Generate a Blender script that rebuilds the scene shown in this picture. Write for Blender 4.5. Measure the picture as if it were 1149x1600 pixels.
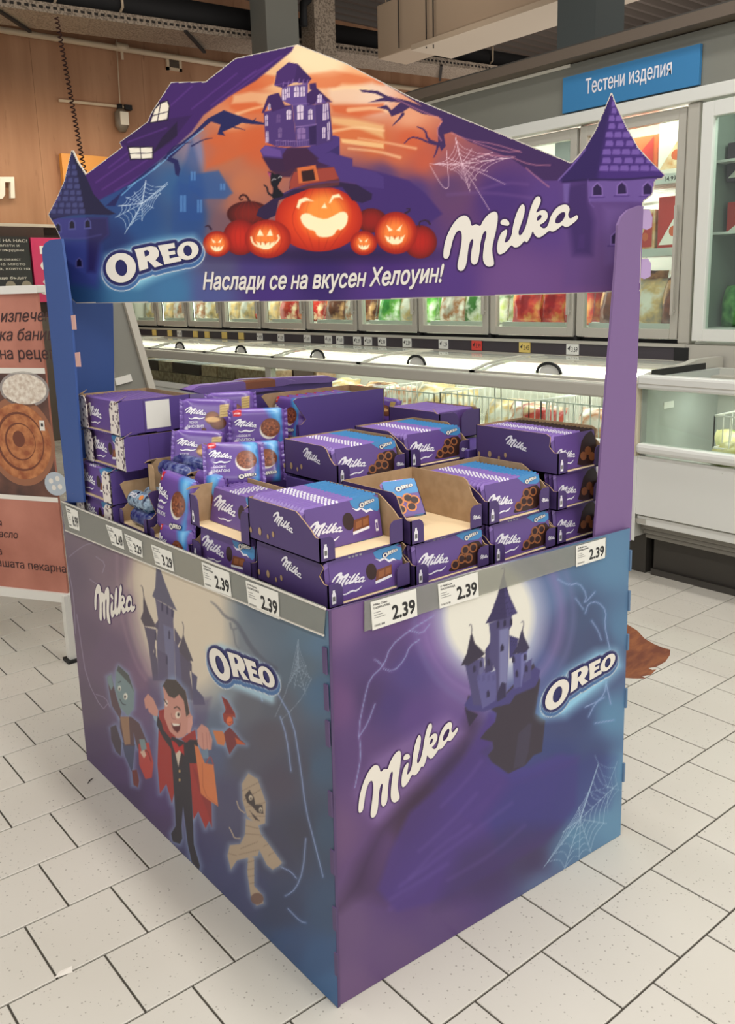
import bpy, bmesh, math, random
import numpy as np
from mathutils import Vector, Matrix, noise
from mathutils.geometry import tessellate_polygon
for o in list(bpy.data.objects): bpy.data.objects.remove(o)
random.seed(7); rng=np.random.default_rng(7)
SC=bpy.context.scene; COL=SC.collection
# ---------------------------------------------------------------- camera
CX,CY,FP=576.14,741.1,1363.1
CAMP=Vector((-.45991,-1.81436,1.35756))
RM=Matrix(((0.771107255569133,0.14952291413614965,-0.6188994252355332),(-0.6361770818389897,0.14135037474033402,-0.758484536496028),(-0.0259291525404729,0.9786025596272475,0.204119350722885)))
cd=bpy.data.cameras.new('camera'); cam=bpy.data.objects.new('camera',cd); COL.objects.link(cam)
cam.matrix_world=Matrix.Translation(CAMP)@RM.to_4x4()
cd.sensor_fit='AUTO'; cd.sensor_width=36; cd.lens=FP*36/1600
cd.shift_x=(574.5-CX)/1600; cd.shift_y=(CY-800)/1600; cd.clip_start=.05; cd.clip_end=60
SC.camera=cam
# ---------------------------------------------------------------- world, lights, exposure
w=bpy.data.worlds.new('world'); SC.world=w; w.use_nodes=True
w.node_tree.nodes['Background'].inputs[0].default_value=(1.0,.985,.96,1); w.node_tree.nodes['Background'].inputs[1].default_value=.62
SC.view_settings.view_transform='Standard'; SC.view_settings.look='None'; SC.view_settings.gamma=1; SC.view_settings.exposure=0.56
SC.view_settings.use_curve_mapping=False
def area(name,loc,sx,sy,power,col=(1,.975,.95),rot=(0,0,0)):
    l=bpy.data.lights.new(name,'AREA'); l.shape='RECTANGLE'; l.size=sx; l.size_y=sy; l.energy=power; l.color=col
    o=bpy.data.objects.new(name,l); COL.objects.link(o); o.location=loc; o.rotation_euler=rot; return o
# rows of linear ceiling lamps above the aisle (all hang above the frame)
area('ceiling_lamp_row',(-1.6,-1.5,4.2),.35,7,75)
area('ceiling_lamp_row',(.9,-2.4,4.2),.35,7,85)
area('ceiling_lamp_row',(2.4,-1.2,4.2),.35,5,45)
area('ceiling_lamp_row',(-.2,-5.5,4.2),5,.35,60)
# warm downlights over the bakery wall
area('bakery_lamp',(2.6,6.6,2.95),2.4,.2,11,(1,.86,.68),(math.radians(35),0,0))
area('bakery_lamp',(5.2,6.2,3.3),3.6,.2,6,(1,.86,.7),(math.radians(35),0,0))
# added upward fill lights, no real fixtures, to brighten the dark steel deck
area('deck_fill',(3.5,1.5,3.7),6,.3,32,(1,.93,.85),(math.pi,0,0))
area('deck_fill',(2.6,4.2,3.3),5,.3,30,(1,.9,.8),(math.pi,0,0))
area('deck_fill',(8.8,3.0,3.0),.3,6,34,(1,.9,.8),(math.pi,0,0))
# tubes inside the freezers
area('freezer_tube',(3.3,3.8,.90),.05,6.4,9,(1,.99,.95))
area('freezer_tube',(3.3,-.4,.88),.05,1.4,3,(.93,1,.95))
area('freezer_tube',(3.86,4.0,2.3),.06,6.6,75,(1,.98,.93),(0,math.radians(-12),0))
area('freezer_tube',(3.9,-.3,2.3),.06,1.4,5,(.92,1,.95))
# ---------------------------------------------------------------- helpers
def ray(px,py): return RM@Vector(((px-CX)/FP,-(py-CY)/FP,-1.))
def onx(px,py,x): d=ray(px,py); return CAMP+d*((x-CAMP.x)/d.x)
def ony(px,py,y): d=ray(px,py); return CAMP+d*((y-CAMP.y)/d.y)
def onz(px,py,z): d=ray(px,py); return CAMP+d*((z-CAMP.z)/d.z)
def onpl(px,py,p,n): d=ray(px,py); return CAMP+d*((Vector(p)-CAMP).dot(n)/d.dot(n))
RMn=np.array(RM); CPn=np.array(CAMP)
def project(V):
    c=(V-CPn)@RMn
    return CX+FP*c[:,0]/-c[:,2], CY-FP*c[:,1]/-c[:,2]
def s2l(c):
    c=np.asarray(c,float)/255.
    return np.where(c<=.04045,c/12.92,((c+.055)/1.055)**2.4)
def L(r,g,b): 
    v=s2l((r,g,b)); return (float(v[0]),float(v[1]),float(v[2]),1)
MATS={}
def mat(name,rgb,rough=.5,metal=0,spec=.5,emit=None,es=1,alpha=None,trans=None,coat=0):
    if name in MATS: return MATS[name]
    m=bpy.data.materials.new(name); m.use_nodes=True; b=m.node_tree.nodes['Principled BSDF']
    b.inputs['Base Color'].default_value=L(*rgb); b.inputs['Roughness'].default_value=rough; b.inputs['Metallic'].default_value=metal
    b.inputs['Specular IOR Level'].default_value=spec; b.inputs['Coat Weight'].default_value=coat
    if emit: b.inputs['Emission Color'].default_value=L(*emit); b.inputs['Emission Strength'].default_value=es
    MATS[name]=m; return m
def vmat(name,rough=.5,spec=.4,coat=0):
    if name in MATS: return MATS[name]
    m=mat(name,(255,255,255),rough,0,spec,coat=coat); nt=m.node_tree; a=nt.nodes.new('ShaderNodeAttribute'); a.attribute_name='Col'
    nt.links.new(a.outputs['Color'],nt.nodes['Principled BSDF'].inputs['Base Color']); return m
def noisemat(name,c1,c2,scale=8,rough=.5,detail=4,stretch=(1,1,1),bump=0,lo=.35,hi=.65,spec=.4,c3=None,coord='Object',metal=0):
    if name in MATS: return MATS[name]
    m=mat(name,c1,rough,metal,spec); nt=m.node_tree; N=nt.nodes; K=nt.links
    tc=N.new('ShaderNodeTexCoord'); mp=N.new('ShaderNodeMapping'); mp.inputs['Scale'].default_value=stretch
    nz=N.new('ShaderNodeTexNoise'); nz.inputs['Scale'].default_value=scale; nz.inputs['Detail'].default_value=detail
    cr=N.new('ShaderNodeValToRGB'); cr.color_ramp.elements[0].position=lo; cr.color_ramp.elements[1].position=hi
    cr.color_ramp.elements[0].color=L(*c1); cr.color_ramp.elements[1].color=L(*c2)
    if c3: e=cr.color_ramp.elements.new((lo+hi)/2); e.color=L(*c3)
    K.new(tc.outputs[coord],mp.inputs[0]); K.new(mp.outputs[0],nz.inputs['Vector']); K.new(nz.outputs['Fac'],cr.inputs[0]); K.new(cr.outputs[0],N['Principled BSDF'].inputs['Base Color'])
    if bump:
        bp=N.new('ShaderNodeBump'); bp.inputs['Strength'].default_value=bump; K.new(nz.outputs['Fac'],bp.inputs['Height']); K.new(bp.outputs[0],N['Principled BSDF'].inputs['Normal'])
    return m
def glassmat(name,tint=(235,245,240),refl=.12,rough=.02,opacity=0.0,op_rgb=(200,205,200)):
    if name in MATS: return MATS[name]
    m=bpy.data.materials.new(name); m.use_nodes=True; nt=m.node_tree; N=nt.nodes; K=nt.links; N.remove(N['Principled BSDF']); out=N['Material Output']
    t=N.new('ShaderNodeBsdfTransparent'); t.inputs[0].default_value=L(*tint); g=N.new('ShaderNodeBsdfGlossy'); g.inputs['Roughness'].default_value=rough
    lw=N.new('ShaderNodeLayerWeight'); lw.inputs[0].default_value=.5; pw=N.new('ShaderNodeMath'); pw.operation='POWER'; pw.inputs[1].default_value=4.5; K.new(lw.outputs['Facing'],pw.inputs[0]); ma=N.new('ShaderNodeMath'); ma.operation='MULTIPLY_ADD'; ma.inputs[1].default_value=.8; ma.inputs[2].default_value=.035; K.new(pw.outputs[0],ma.inputs[0]); mx=N.new('ShaderNodeMixShader'); K.new(ma.outputs[0],mx.inputs[0])
    K.new(t.outputs[0],mx.inputs[1]); K.new(g.outputs[0],mx.inputs[2]); last=mx
    if opacity:
        d=N.new('ShaderNodeBsdfDiffuse'); d.inputs[0].default_value=L(*op_rgb); m2=N.new('ShaderNodeMixShader'); m2.inputs[0].default_value=opacity
        K.new(last.outputs[0],m2.inputs[1]); K.new(d.outputs[0],m2.inputs[2]); last=m2
    K.new(last.outputs[0],out.inputs[0]); MATS[name]=m; return m
def meta(o,label=None,cat=None,group=None,kind=None):
    if label: o['label']=label
    if cat: o['category']=cat
    if group: o['group']=group
    if kind: o['kind']=kind
    return o
def link(name,me,parent=None,M=None):
    o=bpy.data.objects.new(name,me); COL.objects.link(o)
    if parent is not None: o.parent=parent
    if M is not None: o.matrix_local=M
    return o
def empty(name,loc,rz=0,**k):
    o=bpy.data.objects.new(name,None); COL.objects.link(o); o.location=loc; o.rotation_euler=(0,0,rz); o.empty_display_size=.05
    return meta(o,**k)
class MB:
    def __init__(s): s.v=[]; s.f=[]; s.m=[]; s.ms=[]; s.sm=[]
    def mi(s,m):
        if m not in s.ms: s.ms.append(m)
        return s.ms.index(m)
    def add(s,vs,fs,m,smooth=False):
        b=len(s.v); s.v+= [tuple(v) for v in vs]; i=s.mi(m)
        for f in fs: s.f.append(tuple(b+k for k in f)); s.m.append(i); s.sm.append(smooth)
        return s
    def box(s,x0,x1,y0,y1,z0,z1,m,M=None):
        vs=[(x0,y0,z0),(x1,y0,z0),(x1,y1,z0),(x0,y1,z0),(x0,y0,z1),(x1,y0,z1),(x1,y1,z1),(x0,y1,z1)]
        if M is not None: vs=[M@Vector(v) for v in vs]
        return s.add(vs,[(0,3,2,1),(4,5,6,7),(0,1,5,4),(1,2,6,5),(2,3,7,6),(3,0,4,7)],m)
    def bar(s,a,b,w,h,m,up=(0,0,1)):
        a=Vector(a);b=Vector(b);d=(b-a).normalized(); u=Vector(up); x=d.cross(u)
        if x.length<1e-4: x=d.cross(Vector((1,0,0)))
        x.normalize(); y=x.cross(d); x*=w/2; y*=h/2
        vs=[a-x-y,a+x-y,a+x+y,a-x+y,b-x-y,b+x-y,b+x+y,b-x+y]
        return s.add(vs,[(0,3,2,1),(4,5,6,7),(0,1,5,4),(1,2,6,5),(2,3,7,6),(3,0,4,7)],m)
    def tube(s,pts,r,m,n=8,caps=True):
        pts=[Vector(p) for p in pts]; rs=r if isinstance(r,(list,tuple)) else [r]*len(pts); vs=[];fs=[]
        px=None
        for i,p in enumerate(pts):
            d=(pts[min(i+1,len(pts)-1)]-pts[max(i-1,0)]).normalized()
            if px is None: px=d.orthogonal().normalized()
            px=(px-d*px.dot(d)); px.normalize(); y=d.cross(px)
            for k in range(n):
                a=2*math.pi*k/n; vs.append(p+(px*math.cos(a)+y*math.sin(a))*rs[i])
        for i in range(len(pts)-1):
            for k in range(n): fs.append((i*n+k,i*n+(k+1)%n,(i+1)*n+(k+1)%n,(i+1)*n+k))
        if caps: fs.append(tuple(range(n))[::-1]); fs.append(tuple((len(pts)-1)*n+k for k in range(n)))
        return s.add(vs,fs,m,True)
    def prism(s,poly,ex,ey,o,n,t,m,medge=None):   # poly in 2D frame, extruded by t along n
        ex=Vector(ex);ey=Vector(ey);o=Vector(o);n=Vector(n)
        a=[o+ex*p[0]+ey*p[1] for p in poly]; b=[p+n*t for p in a]; k=len(a)
        tri=tessellate_polygon([[Vector((p[0],p[1],0)) for p in poly]])
        s.add(a+b,[tuple(q) for q in tri]+[tuple(x+k for x in q[::-1]) for q in tri],m)
        s.add(a+b,[(i,(i+1)%k,(i+1)%k+k,i+k) for i in range(k)],medge or m); return s
    def mesh(s,name='m'):
        me=bpy.data.meshes.new(name); me.from_pydata(s.v,[],s.f)
        for m in s.ms: me.materials.append(m)
        me.polygons.foreach_set('material_index',s.m); me.polygons.foreach_set('use_smooth',s.sm); me.validate(); me.update(); return me
    def build(s,name,parent=None,bevel=0,**k):
        o=link(name,s.mesh(name),parent); meta(o,**k)
        if bevel:
            md=o.modifiers.new('bevel','BEVEL'); md.width=bevel; md.segments=2; md.limit_method='ANGLE'
        return o
def BX(name,x0,x1,y0,y1,z0,z1,m,parent=None,bevel=0,**k): return MB().box(x0,x1,y0,y1,z0,z1,m).build(name,parent,bevel,**k)
def rotM(loc=(0,0,0),rx=0,ry=0,rz=0): 
    from mathutils import Euler
    return Matrix.Translation(loc)@Euler((rx,ry,rz)).to_matrix().to_4x4()
# ---------------- flat print: polygons in a 2D frame, kept .3 mm apart
def chaikin(p,n=2):
    for _ in range(n):
        q=[]
        for i in range(len(p)):
            a=p[i];b=p[(i+1)%len(p)]
            q+=[(a[0]*.75+b[0]*.25,a[1]*.75+b[1]*.25),(a[0]*.25+b[0]*.75,a[1]*.25+b[1]*.75)]
        p=q
    return p
class Print:
    """layers of polygons in 2D (u,v); each layer lies a little prouder than the last"""
    def __init__(s): s.b=MB()
    def poly(s,loops,m,z):
        loops=[l for l in loops if len(l)>2]
        pts=[p for l in loops for p in l]; tri=tessellate_polygon([[Vector((p[0],p[1],0)) for p in l] for l in loops])
        out=[]
        for t in tri:
            a,b,c=[pts[i] for i in t]
            ar=(b[0]-a[0])*(c[1]-a[1])-(c[0]-a[0])*(b[1]-a[1])
            if abs(ar)<1e-14: continue
            out.append(tuple(t) if ar>0 else tuple(t[::-1]))
        s.b.add([(p[0],p[1],z) for p in pts],out,m); return s
    def fat(s,loop,r,m,z,n=8):
        s.poly([loop],m,z)
        k=len(loop)
        for i in range(k):
            a=Vector(loop[i]);b=Vector(loop[(i+1)%k]); d=b-a
            if d.length<1e-9: continue
            d.normalize(); q=Vector((-d.y,d.x))*r
            s.poly([[a-q,b-q,b+q,a+q]],m,z)
            s.poly([[(a.x+r*math.cos(t*2*math.pi/n),a.y+r*math.sin(t*2*math.pi/n)) for t in range(n)]],m,z)
        return s
    def ell(s,cx,cy,rx,ry,m,z,rot=0,n=20):
        c,si=math.cos(rot),math.sin(rot)
        return s.poly([[(cx+rx*math.cos(t)*c-ry*math.sin(t)*si,cy+rx*math.cos(t)*si+ry*math.sin(t)*c) for t in [2*math.pi*i/n for i in range(n)]]],m,z)
    def rect(s,x0,y0,x1,y1,m,z): return s.poly([[(x0,y0),(x1,y0),(x1,y1),(x0,y1)]],m,z)
    def build(s,name,parent,M,**k):
        o=link(name,s.b.mesh(name),parent,M); return meta(o,**k)
def frameM(o,ex,n):   # matrix whose x=ex, z=n
    ex=Vector(ex).normalized(); n=Vector(n).normalized(); ey=n.cross(ex)
    M=Matrix((ex,ey,n)).transposed().to_4x4(); M.translation=Vector(o); return M
_tc={}
def rawtext(body,size=1,bold=0,shear=0,space=1.0):
    c=bpy.data.curves.new('t','FONT'); c.body=body; c.size=size; c.shear=shear; c.space_character=space; c.resolution_u=3; c.fill_mode='FRONT'
    o=bpy.data.objects.new('t',c); COL.objects.link(o); dg=bpy.context.evaluated_depsgraph_get(); dg.update()
    me=o.evaluated_get(dg).to_mesh(); vs=[(v.co.x,v.co.y) for v in me.vertices]; fs=[tuple(p.vertices) for p in me.polygons]
    o.evaluated_get(dg).to_mesh_clear(); bpy.data.objects.remove(o); bpy.data.curves.remove(c); return vs,fs
def advance(s_):
    k='|'+s_
    if k not in _tc:
        m=lambda t:min(v[0] for v in rawtext(t)[0])
        f=rawtext(s_+'|')[0]; _tc[k]=max(v[0] for v in f)-max(v[0] for v in rawtext('|')[0])
    return _tc[k]
def textpolys(body,size=1,bold=0,shear=0,space=1.0):
    # the built-in font fills the small Cyrillic en wrongly: it is set from a scaled capital
    if 'н' not in body: return rawtext(body,size,0,shear)
    V=[];F=[];x=0; run=''
    def put(t,sc):
        nonlocal x
        if t.strip():
            v,f=rawtext(t,1,0,0); b=len(V); V.extend([(x+p[0]*sc,p[1]*sc) for p in v]); F.extend([tuple(q+b for q in g) for g in f])
        x+=advance(t)*sc
    for ch_ in body+'\0':
        if ch_ in 'н\0':
            if run: put(run,1)
            run=''
            if ch_=='н': put('Н',.745)
        else: run+=ch_
    return [((px+py*shear)*size,py*size) for px,py in V],F
def embolden(vs,fs,r):
    if r<=0: return vs,fs
    V=[(x,y,0) for x,y in vs];F=list(fs);n=len(vs)
    for k in range(6):
        dx,dy=r*math.cos(k*math.pi/3),r*math.sin(k*math.pi/3); b=len(V); V+=[(x+dx,y+dy,(k+1)*-2.5e-5) for x,y in vs]; F+=[tuple(q+b for q in f) for f in fs]
    return V,F
def text_to(pr,body,x,y,size,m,z,bold=0,shear=0,fx=None,maxw=None,rot=0):
    vs,fs=textpolys(body,size,bold,shear)
    if not vs: return
    w=max(v[0] for v in vs); sx=(maxw/w) if maxw else 1
    c,s_=math.cos(rot),math.sin(rot)
    vs,fs=embolden(vs,fs,bold*size); zz=[v[2] if len(v)>2 else 0 for v in vs]
    if fx: P=[fx(v[0]*sx,v[1]) for v in vs]
    else: P=[(x+v[0]*sx*c-v[1]*s_,y+v[0]*sx*s_+v[1]*c) for v in vs]
    out=[]
    for f in fs:
        a,b,c2=P[f[0]],P[f[1]],P[f[2]]; ar=(b[0]-a[0])*(c2[1]-a[1])-(c2[0]-a[0])*(b[1]-a[1])
        out.append(f if ar>0 else f[::-1])
    pr.b.add([(p[0],p[1],z+dz) for p,dz in zip(P,zz)],out,m)
# ---------------- painter: vertex colours of a print, on a fine grid
class Paint:
    def __init__(s,x,y): s.x=x; s.y=y; s.c=np.zeros((len(x),3))
    def idw(s,smp,pw=3.0,base=12.):
        acc=np.zeros_like(s.c); wt=np.zeros(len(s.x))
        for x,y,c in smp:
            w_=1/((s.x-x)**2+(s.y-y)**2+base**2)**(pw/2); acc+=w_[:,None]*np.array(c,float); wt+=w_
        s.c=acc/wt[:,None]
    def sub(s,x0,y0,x1,y1): return np.nonzero((s.x>x0)&(s.x<x1)&(s.y>y0)&(s.y<y1))[0]
    def blend(s,i,col,a):
        a=np.clip(a,0,1)[:,None]; s.c[i]=s.c[i]*(1-a)+np.array(col,float)*a
    def _sd(s,i,P,closed=True):
        X=s.x[i];Y=s.y[i]; d=np.full(len(i),1e9); ins=np.zeros(len(i),bool); n=len(P)
        for k in range(n if closed else n-1):
            ax,ay=P[k];bx,by=P[(k+1)%n]; ex,ey=bx-ax,by-ay; l=ex*ex+ey*ey+1e-9
            t=np.clip(((X-ax)*ex+(Y-ay)*ey)/l,0,1); d=np.minimum(d,np.hypot(X-ax-t*ex,Y-ay-t*ey))
            if closed and ay!=by:
                ins^=((ay>Y)!=(by>Y))&(X<(bx-ax)*(Y-ay)/(by-ay)+ax)
        return np.where(ins,-d,d) if closed else d
    def poly(s,P,col,a=1,soft=1.2,grow=0):
        xs=[p[0] for p in P];ys=[p[1] for p in P];m=soft+abs(grow)+1
        i=s.sub(min(xs)-m,min(ys)-m,max(xs)+m,max(ys)+m)
        if len(i): s.blend(i,col,a*np.clip(.5-(s._sd(i,P)-grow)/soft,0,1))
        return s
    def glow(s,P,col,r,a=.8):
        xs=[p[0] for p in P];ys=[p[1] for p in P]
        i=s.sub(min(xs)-r,min(ys)-r,max(xs)+r,max(ys)+r)
        if len(i): d=np.maximum(s._sd(i,P),0); s.blend(i,col,a*np.clip(1-d/r,0,1)**1.6)
        return s
    def line(s,P,w_,col,a=1,soft=1.0,sm=1):
        for _ in range(sm):
            q=[P[0]]
            for k in range(len(P)-1):
                A,B=P[k],P[k+1]; q+=[(A[0]*.75+B[0]*.25,A[1]*.75+B[1]*.25),(A[0]*.25+B[0]*.75,A[1]*.25+B[1]*.75)]
            P=q+[P[-1]]
        xs=[p[0] for p in P];ys=[p[1] for p in P]
        wm=max(w_) if isinstance(w_,(tuple,list)) else w_; m=wm+soft+1
        i=s.sub(min(xs)-m,min(ys)-m,max(xs)+m,max(ys)+m)
        if not len(i): return s
        if isinstance(w_,(tuple,list)):
            best=np.full(len(i),1e9); X=s.x[i];Y=s.y[i]; n=len(P)
            for k in range(n-1):
                ax,ay=P[k];bx,by=P[k+1];ex,ey=bx-ax,by-ay;l=ex*ex+ey*ey+1e-9
                t=np.clip(((X-ax)*ex+(Y-ay)*ey)/l,0,1); ww=w_[0]+(w_[1]-w_[0])*(k+t)/(n-1)
                best=np.minimum(best,np.hypot(X-ax-t*ex,Y-ay-t*ey)-ww/2)
            s.blend(i,col,a*np.clip(.5-best/soft,0,1))
        else: s.blend(i,col,a*np.clip(.5-(s._sd(i,P,False)-w_/2)/soft,0,1))
        return s
    def ell(s,cx,cy,rx,ry,col,a=1,soft=1.5,col2=None,rot=0):
        m=max(rx,ry)+soft*2; i=s.sub(cx-m,cy-m,cx+m,cy+m)
        if not len(i): return s
        c,si=math.cos(rot),math.sin(rot); dx=s.x[i]-cx;dy=s.y[i]-cy; r=np.hypot((dx*c+dy*si)/rx,(-dx*si+dy*c)/ry)
        al=a*np.clip(.5-(r-1)*min(rx,ry)/soft,0,1)
        if col2 is not None:
            t=np.clip(r,0,1)[:,None]**2.2; cc=np.array(col,float)*(1-t)+np.array(col2,float)*t; al=al[:,None]; s.c[i]=s.c[i]*(1-al)+cc*al
        else: s.blend(i,col,al)
        return s
    def ring(s,cx,cy,r0,wd,col,a=.6,asp=1):
        d=np.abs(np.hypot((s.x-cx)/asp,s.y-cy)-r0); i=np.nonzero(d<wd*2)[0]; s.blend(i,col,a*np.clip(1-d[i]/wd,0,1))
def setcol(me,c255):
    at=me.color_attributes.new('Col','FLOAT_COLOR','POINT'); lin=s2l(np.clip(c255,0,255)); a=np.ones((len(lin),4),np.float32); a[:,:3]=lin
    at.data.foreach_set('color',a.ravel())
def gridmesh(name,V,nu,nv,keep=None,mats=()):
    """V (nv*nu,3) grid -> mesh with quads (fast path)"""
    idx=np.arange(nu*nv).reshape(nv,nu)
    q=np.stack([idx[:-1,:-1],idx[:-1,1:],idx[1:,1:],idx[1:,:-1]],-1).reshape(-1,4)
    if keep is not None: q=q[keep.ravel()]
    used=np.unique(q); rm=np.full(nu*nv,-1); rm[used]=np.arange(len(used)); q=rm[q]; V=V[used]
    me=bpy.data.meshes.new(name); me.vertices.add(len(V)); me.vertices.foreach_set('co',V.astype(np.float32).ravel())
    me.loops.add(q.size); me.loops.foreach_set('vertex_index',q.astype(np.int32).ravel())
    me.polygons.add(len(q)); me.polygons.foreach_set('loop_start',np.arange(0,q.size,4,dtype=np.int32)); me.polygons.foreach_set('loop_total',np.full(len(q),4,np.int32))
    for m in mats: me.materials.append(m)
    me.update(calc_edges=True); me.validate(); return me,used
def crop(s,ox,oy): return lambda P:[(ox+x/s,oy+y/s) for x,y in P]
# ================================================================ SETTING
def tilemat():
    m=mat('floor_tile',(214,208,195),.4,0,.45); nt=m.node_tree;N=nt.nodes;K=nt.links; b=N['Principled BSDF']
    g=N.new('ShaderNodeNewGeometry'); v=N.new('ShaderNodeTexVoronoi'); v.inputs['Scale'].default_value=115; K.new(g.outputs['Position'],v.inputs['Vector'])
    n2=N.new('ShaderNodeTexNoise'); n2.inputs['Scale'].default_value=14; K.new(g.outputs['Position'],n2.inputs['Vector'])
    n3=N.new('ShaderNodeTexNoise'); n3.inputs['Scale'].default_value=2.2; K.new(g.outputs['Position'],n3.inputs['Vector'])
    # dots: near a cell's centre, and only in some cells
    sub=N.new('ShaderNodeMath');sub.operation='LESS_THAN'; K.new(v.outputs['Distance'],sub.inputs[0])
    sp=N.new('ShaderNodeSeparateColor'); K.new(v.outputs['Color'],sp.inputs[0])
    rr=N.new('ShaderNodeMath');rr.operation='MULTIPLY';rr.inputs[1].default_value=.26; K.new(sp.outputs[1],rr.inputs[0]); K.new(rr.outputs[0],sub.inputs[1])
    lt=N.new('ShaderNodeMath');lt.operation='LESS_THAN';lt.inputs[1].default_value=.55; K.new(sp.outputs[0],lt.inputs[0])
    ml=N.new('ShaderNodeMath');ml.operation='MULTIPLY'; K.new(sub.outputs[0],ml.inputs[0]); K.new(lt.outputs[0],ml.inputs[1])
    ml2=N.new('ShaderNodeMath');ml2.operation='MULTIPLY';ml2.inputs[1].default_value=.55; K.new(ml.outputs[0],ml2.inputs[0])
    c1=N.new('ShaderNodeMix');c1.data_type='RGBA'; c1.inputs['A'].default_value=L(212,207,195); c1.inputs['B'].default_value=L(198,192,178); K.new(n3.outputs['Fac'],c1.inputs['Factor'])
    c2=N.new('ShaderNodeMix');c2.data_type='RGBA'; c2.inputs['B'].default_value=L(105,98,84); K.new(c1.outputs['Result'],c2.inputs['A']); K.new(ml2.outputs[0],c2.inputs['Factor'])
    K.new(c2.outputs['Result'],b.inputs['Base Color']); return m
FT=tilemat(); GROUT=mat('grout',(70,65,56),.9)
TS=.2
fl=BX('floor',-4,4.3,-4,7.5,-.06,-.004,GROUT,kind='structure')
def tile_mesh():
    g=.0024;b=.0015;h=TS
    o=[(g,g),(h-g,g),(h-g,h-g),(g,h-g)]; i=[(g+b,g+b),(h-g-b,g+b),(h-g-b,h-g-b),(g+b,h-g-b)]
    m=MB(); vs=[(x,y,-.005) for x,y in o]+[(x,y,-.0012) for x,y in o]+[(x,y,0) for x,y in i]
    fs=[(0,1,5,4),(1,2,6,5),(2,3,7,6),(3,0,4,7),(4,5,9,8),(5,6,10,9),(6,7,11,10),(7,4,8,11),(8,9,10,11)]
    m.add(vs,fs,FT); return m.mesh('tile')
TM=tile_mesh(); cand=[]
for v in range(-16,37):
    off=.5 if v%2==0 else 0
    for u in range(-20,21):
        x0=(u+off)*TS;y0=v*TS
        if x0>4.2 or x0<-3.9: continue
        c=np.array([[x0,y0,0],[x0+TS,y0,0],[x0+TS,y0+TS,0],[x0,y0+TS,0]])
        dep=-((c-CPn)@RMn)[:,2]
        if dep.min()<.3: cand.append((0,x0,y0)); continue
        X,Y=project(c); vis=X.max()>0 and X.min()<1149 and Y.min()<1600 and Y.max()>500
        if x0>.42 and x0+TS<1.2 and y0>-.6 and y0+TS<.58: vis=False
        if x0>3.15: vis=False
        if vis and X.min()>520 and X.max()<965 and Y.max()<1280: vis=False
        if vis and X.min()>140 and X.max()<500 and Y.max()<1180: vis=False
        if vis and X.max()<110 and Y.max()<915: vis=False
        ar=.5*abs(sum(X[i]*Y[(i+1)%4]-X[(i+1)%4]*Y[i] for i in range(4))) if vis else 0
        cand.append((ar,x0,y0))
cand.sort(reverse=True)
for ar,x0,y0 in [c for c in cand if c[0]>0][:300]:
    o=link('tile',TM,fl); o.location=(x0,y0,0)
nvis=min(300,len([c for c in cand if c[0]>0]))
r=MB()
for ar,x0,y0 in cand[nvis:]:
    if x0>3.2: continue
    g=.0024; r.add([(x0+g,y0+g,0),(x0+TS-g,y0+g,0),(x0+TS-g,y0+TS-g,0),(x0+g,y0+TS-g,0)],[(0,1,2,3)],FT)
r.build('tile',fl,kind='stuff')
# back wall: wood laminate above, dark recess below
def woodmat(name,c1,c2,sc=1.):
    m=noisemat(name,c1,c2,3.2*sc,.6,6,(2.2,2.2,.22),.02,.3,.75,.3); nt=m.node_tree
    N=nt.nodes;K=nt.links; b=N['Principled BSDF']; src=b.inputs['Base Color'].links[0].from_socket
    w2=N.new('ShaderNodeTexNoise'); w2.inputs['Scale'].default_value=5; tc=N.new('ShaderNodeTexCoord'); mp=N.new('ShaderNodeMapping'); mp.inputs['Scale'].default_value=(3,3,.7); K.new(tc.outputs['Object'],mp.inputs[0]);K.new(mp.outputs[0],w2.inputs['Vector'])
    cr=N.new('ShaderNodeValToRGB'); cr.color_ramp.elements[0].position=.68;cr.color_ramp.elements[1].position=.78; cr.color_ramp.elements[1].color=(.45,.45,.45,1); K.new(w2.outputs['Fac'],cr.inputs[0])
    mx=N.new('ShaderNodeMix');mx.data_type='RGBA';mx.inputs['B'].default_value=L(96,58,38); K.new(cr.outputs[0],mx.inputs['Factor']); K.new(src,mx.inputs['A']); K.new(mx.outputs['Result'],b.inputs['Base Color']); return m
WOOD=woodmat('oak_laminate',(178,134,102),(156,112,82))
wb=BX('wall_back',-4.5,12.5,7.5,7.65,2.12,4.75,WOOD,kind='structure')
for k in range(14):   # full-height laminate panels, a hair apart
    x0=-4.2+k*1.19; MB().box(x0+.0012,x0+1.1888,7.488,7.4995,2.12,4.75,WOOD).build('panel',wb)
RECESS=mat('dark_recess',(58,40,32),.7)
BX('wall_back_lower',-4.5,4.25,7.5,7.65,0,2.12,RECESS,kind='structure')
BX('trim_1',-4.5,4.25,7.42,7.5,2.095,2.125,mat('pale_trim',(200,190,172),.5),kind='structure')
BX('wall_right',4.72,4.8,-3,7.5,0,2.6,mat('grey_wall',(88,84,78),.8),kind='structure')
BX('wall_far',12.4,12.5,-3,7.5,0,4.75,RECESS,kind='structure')
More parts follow.
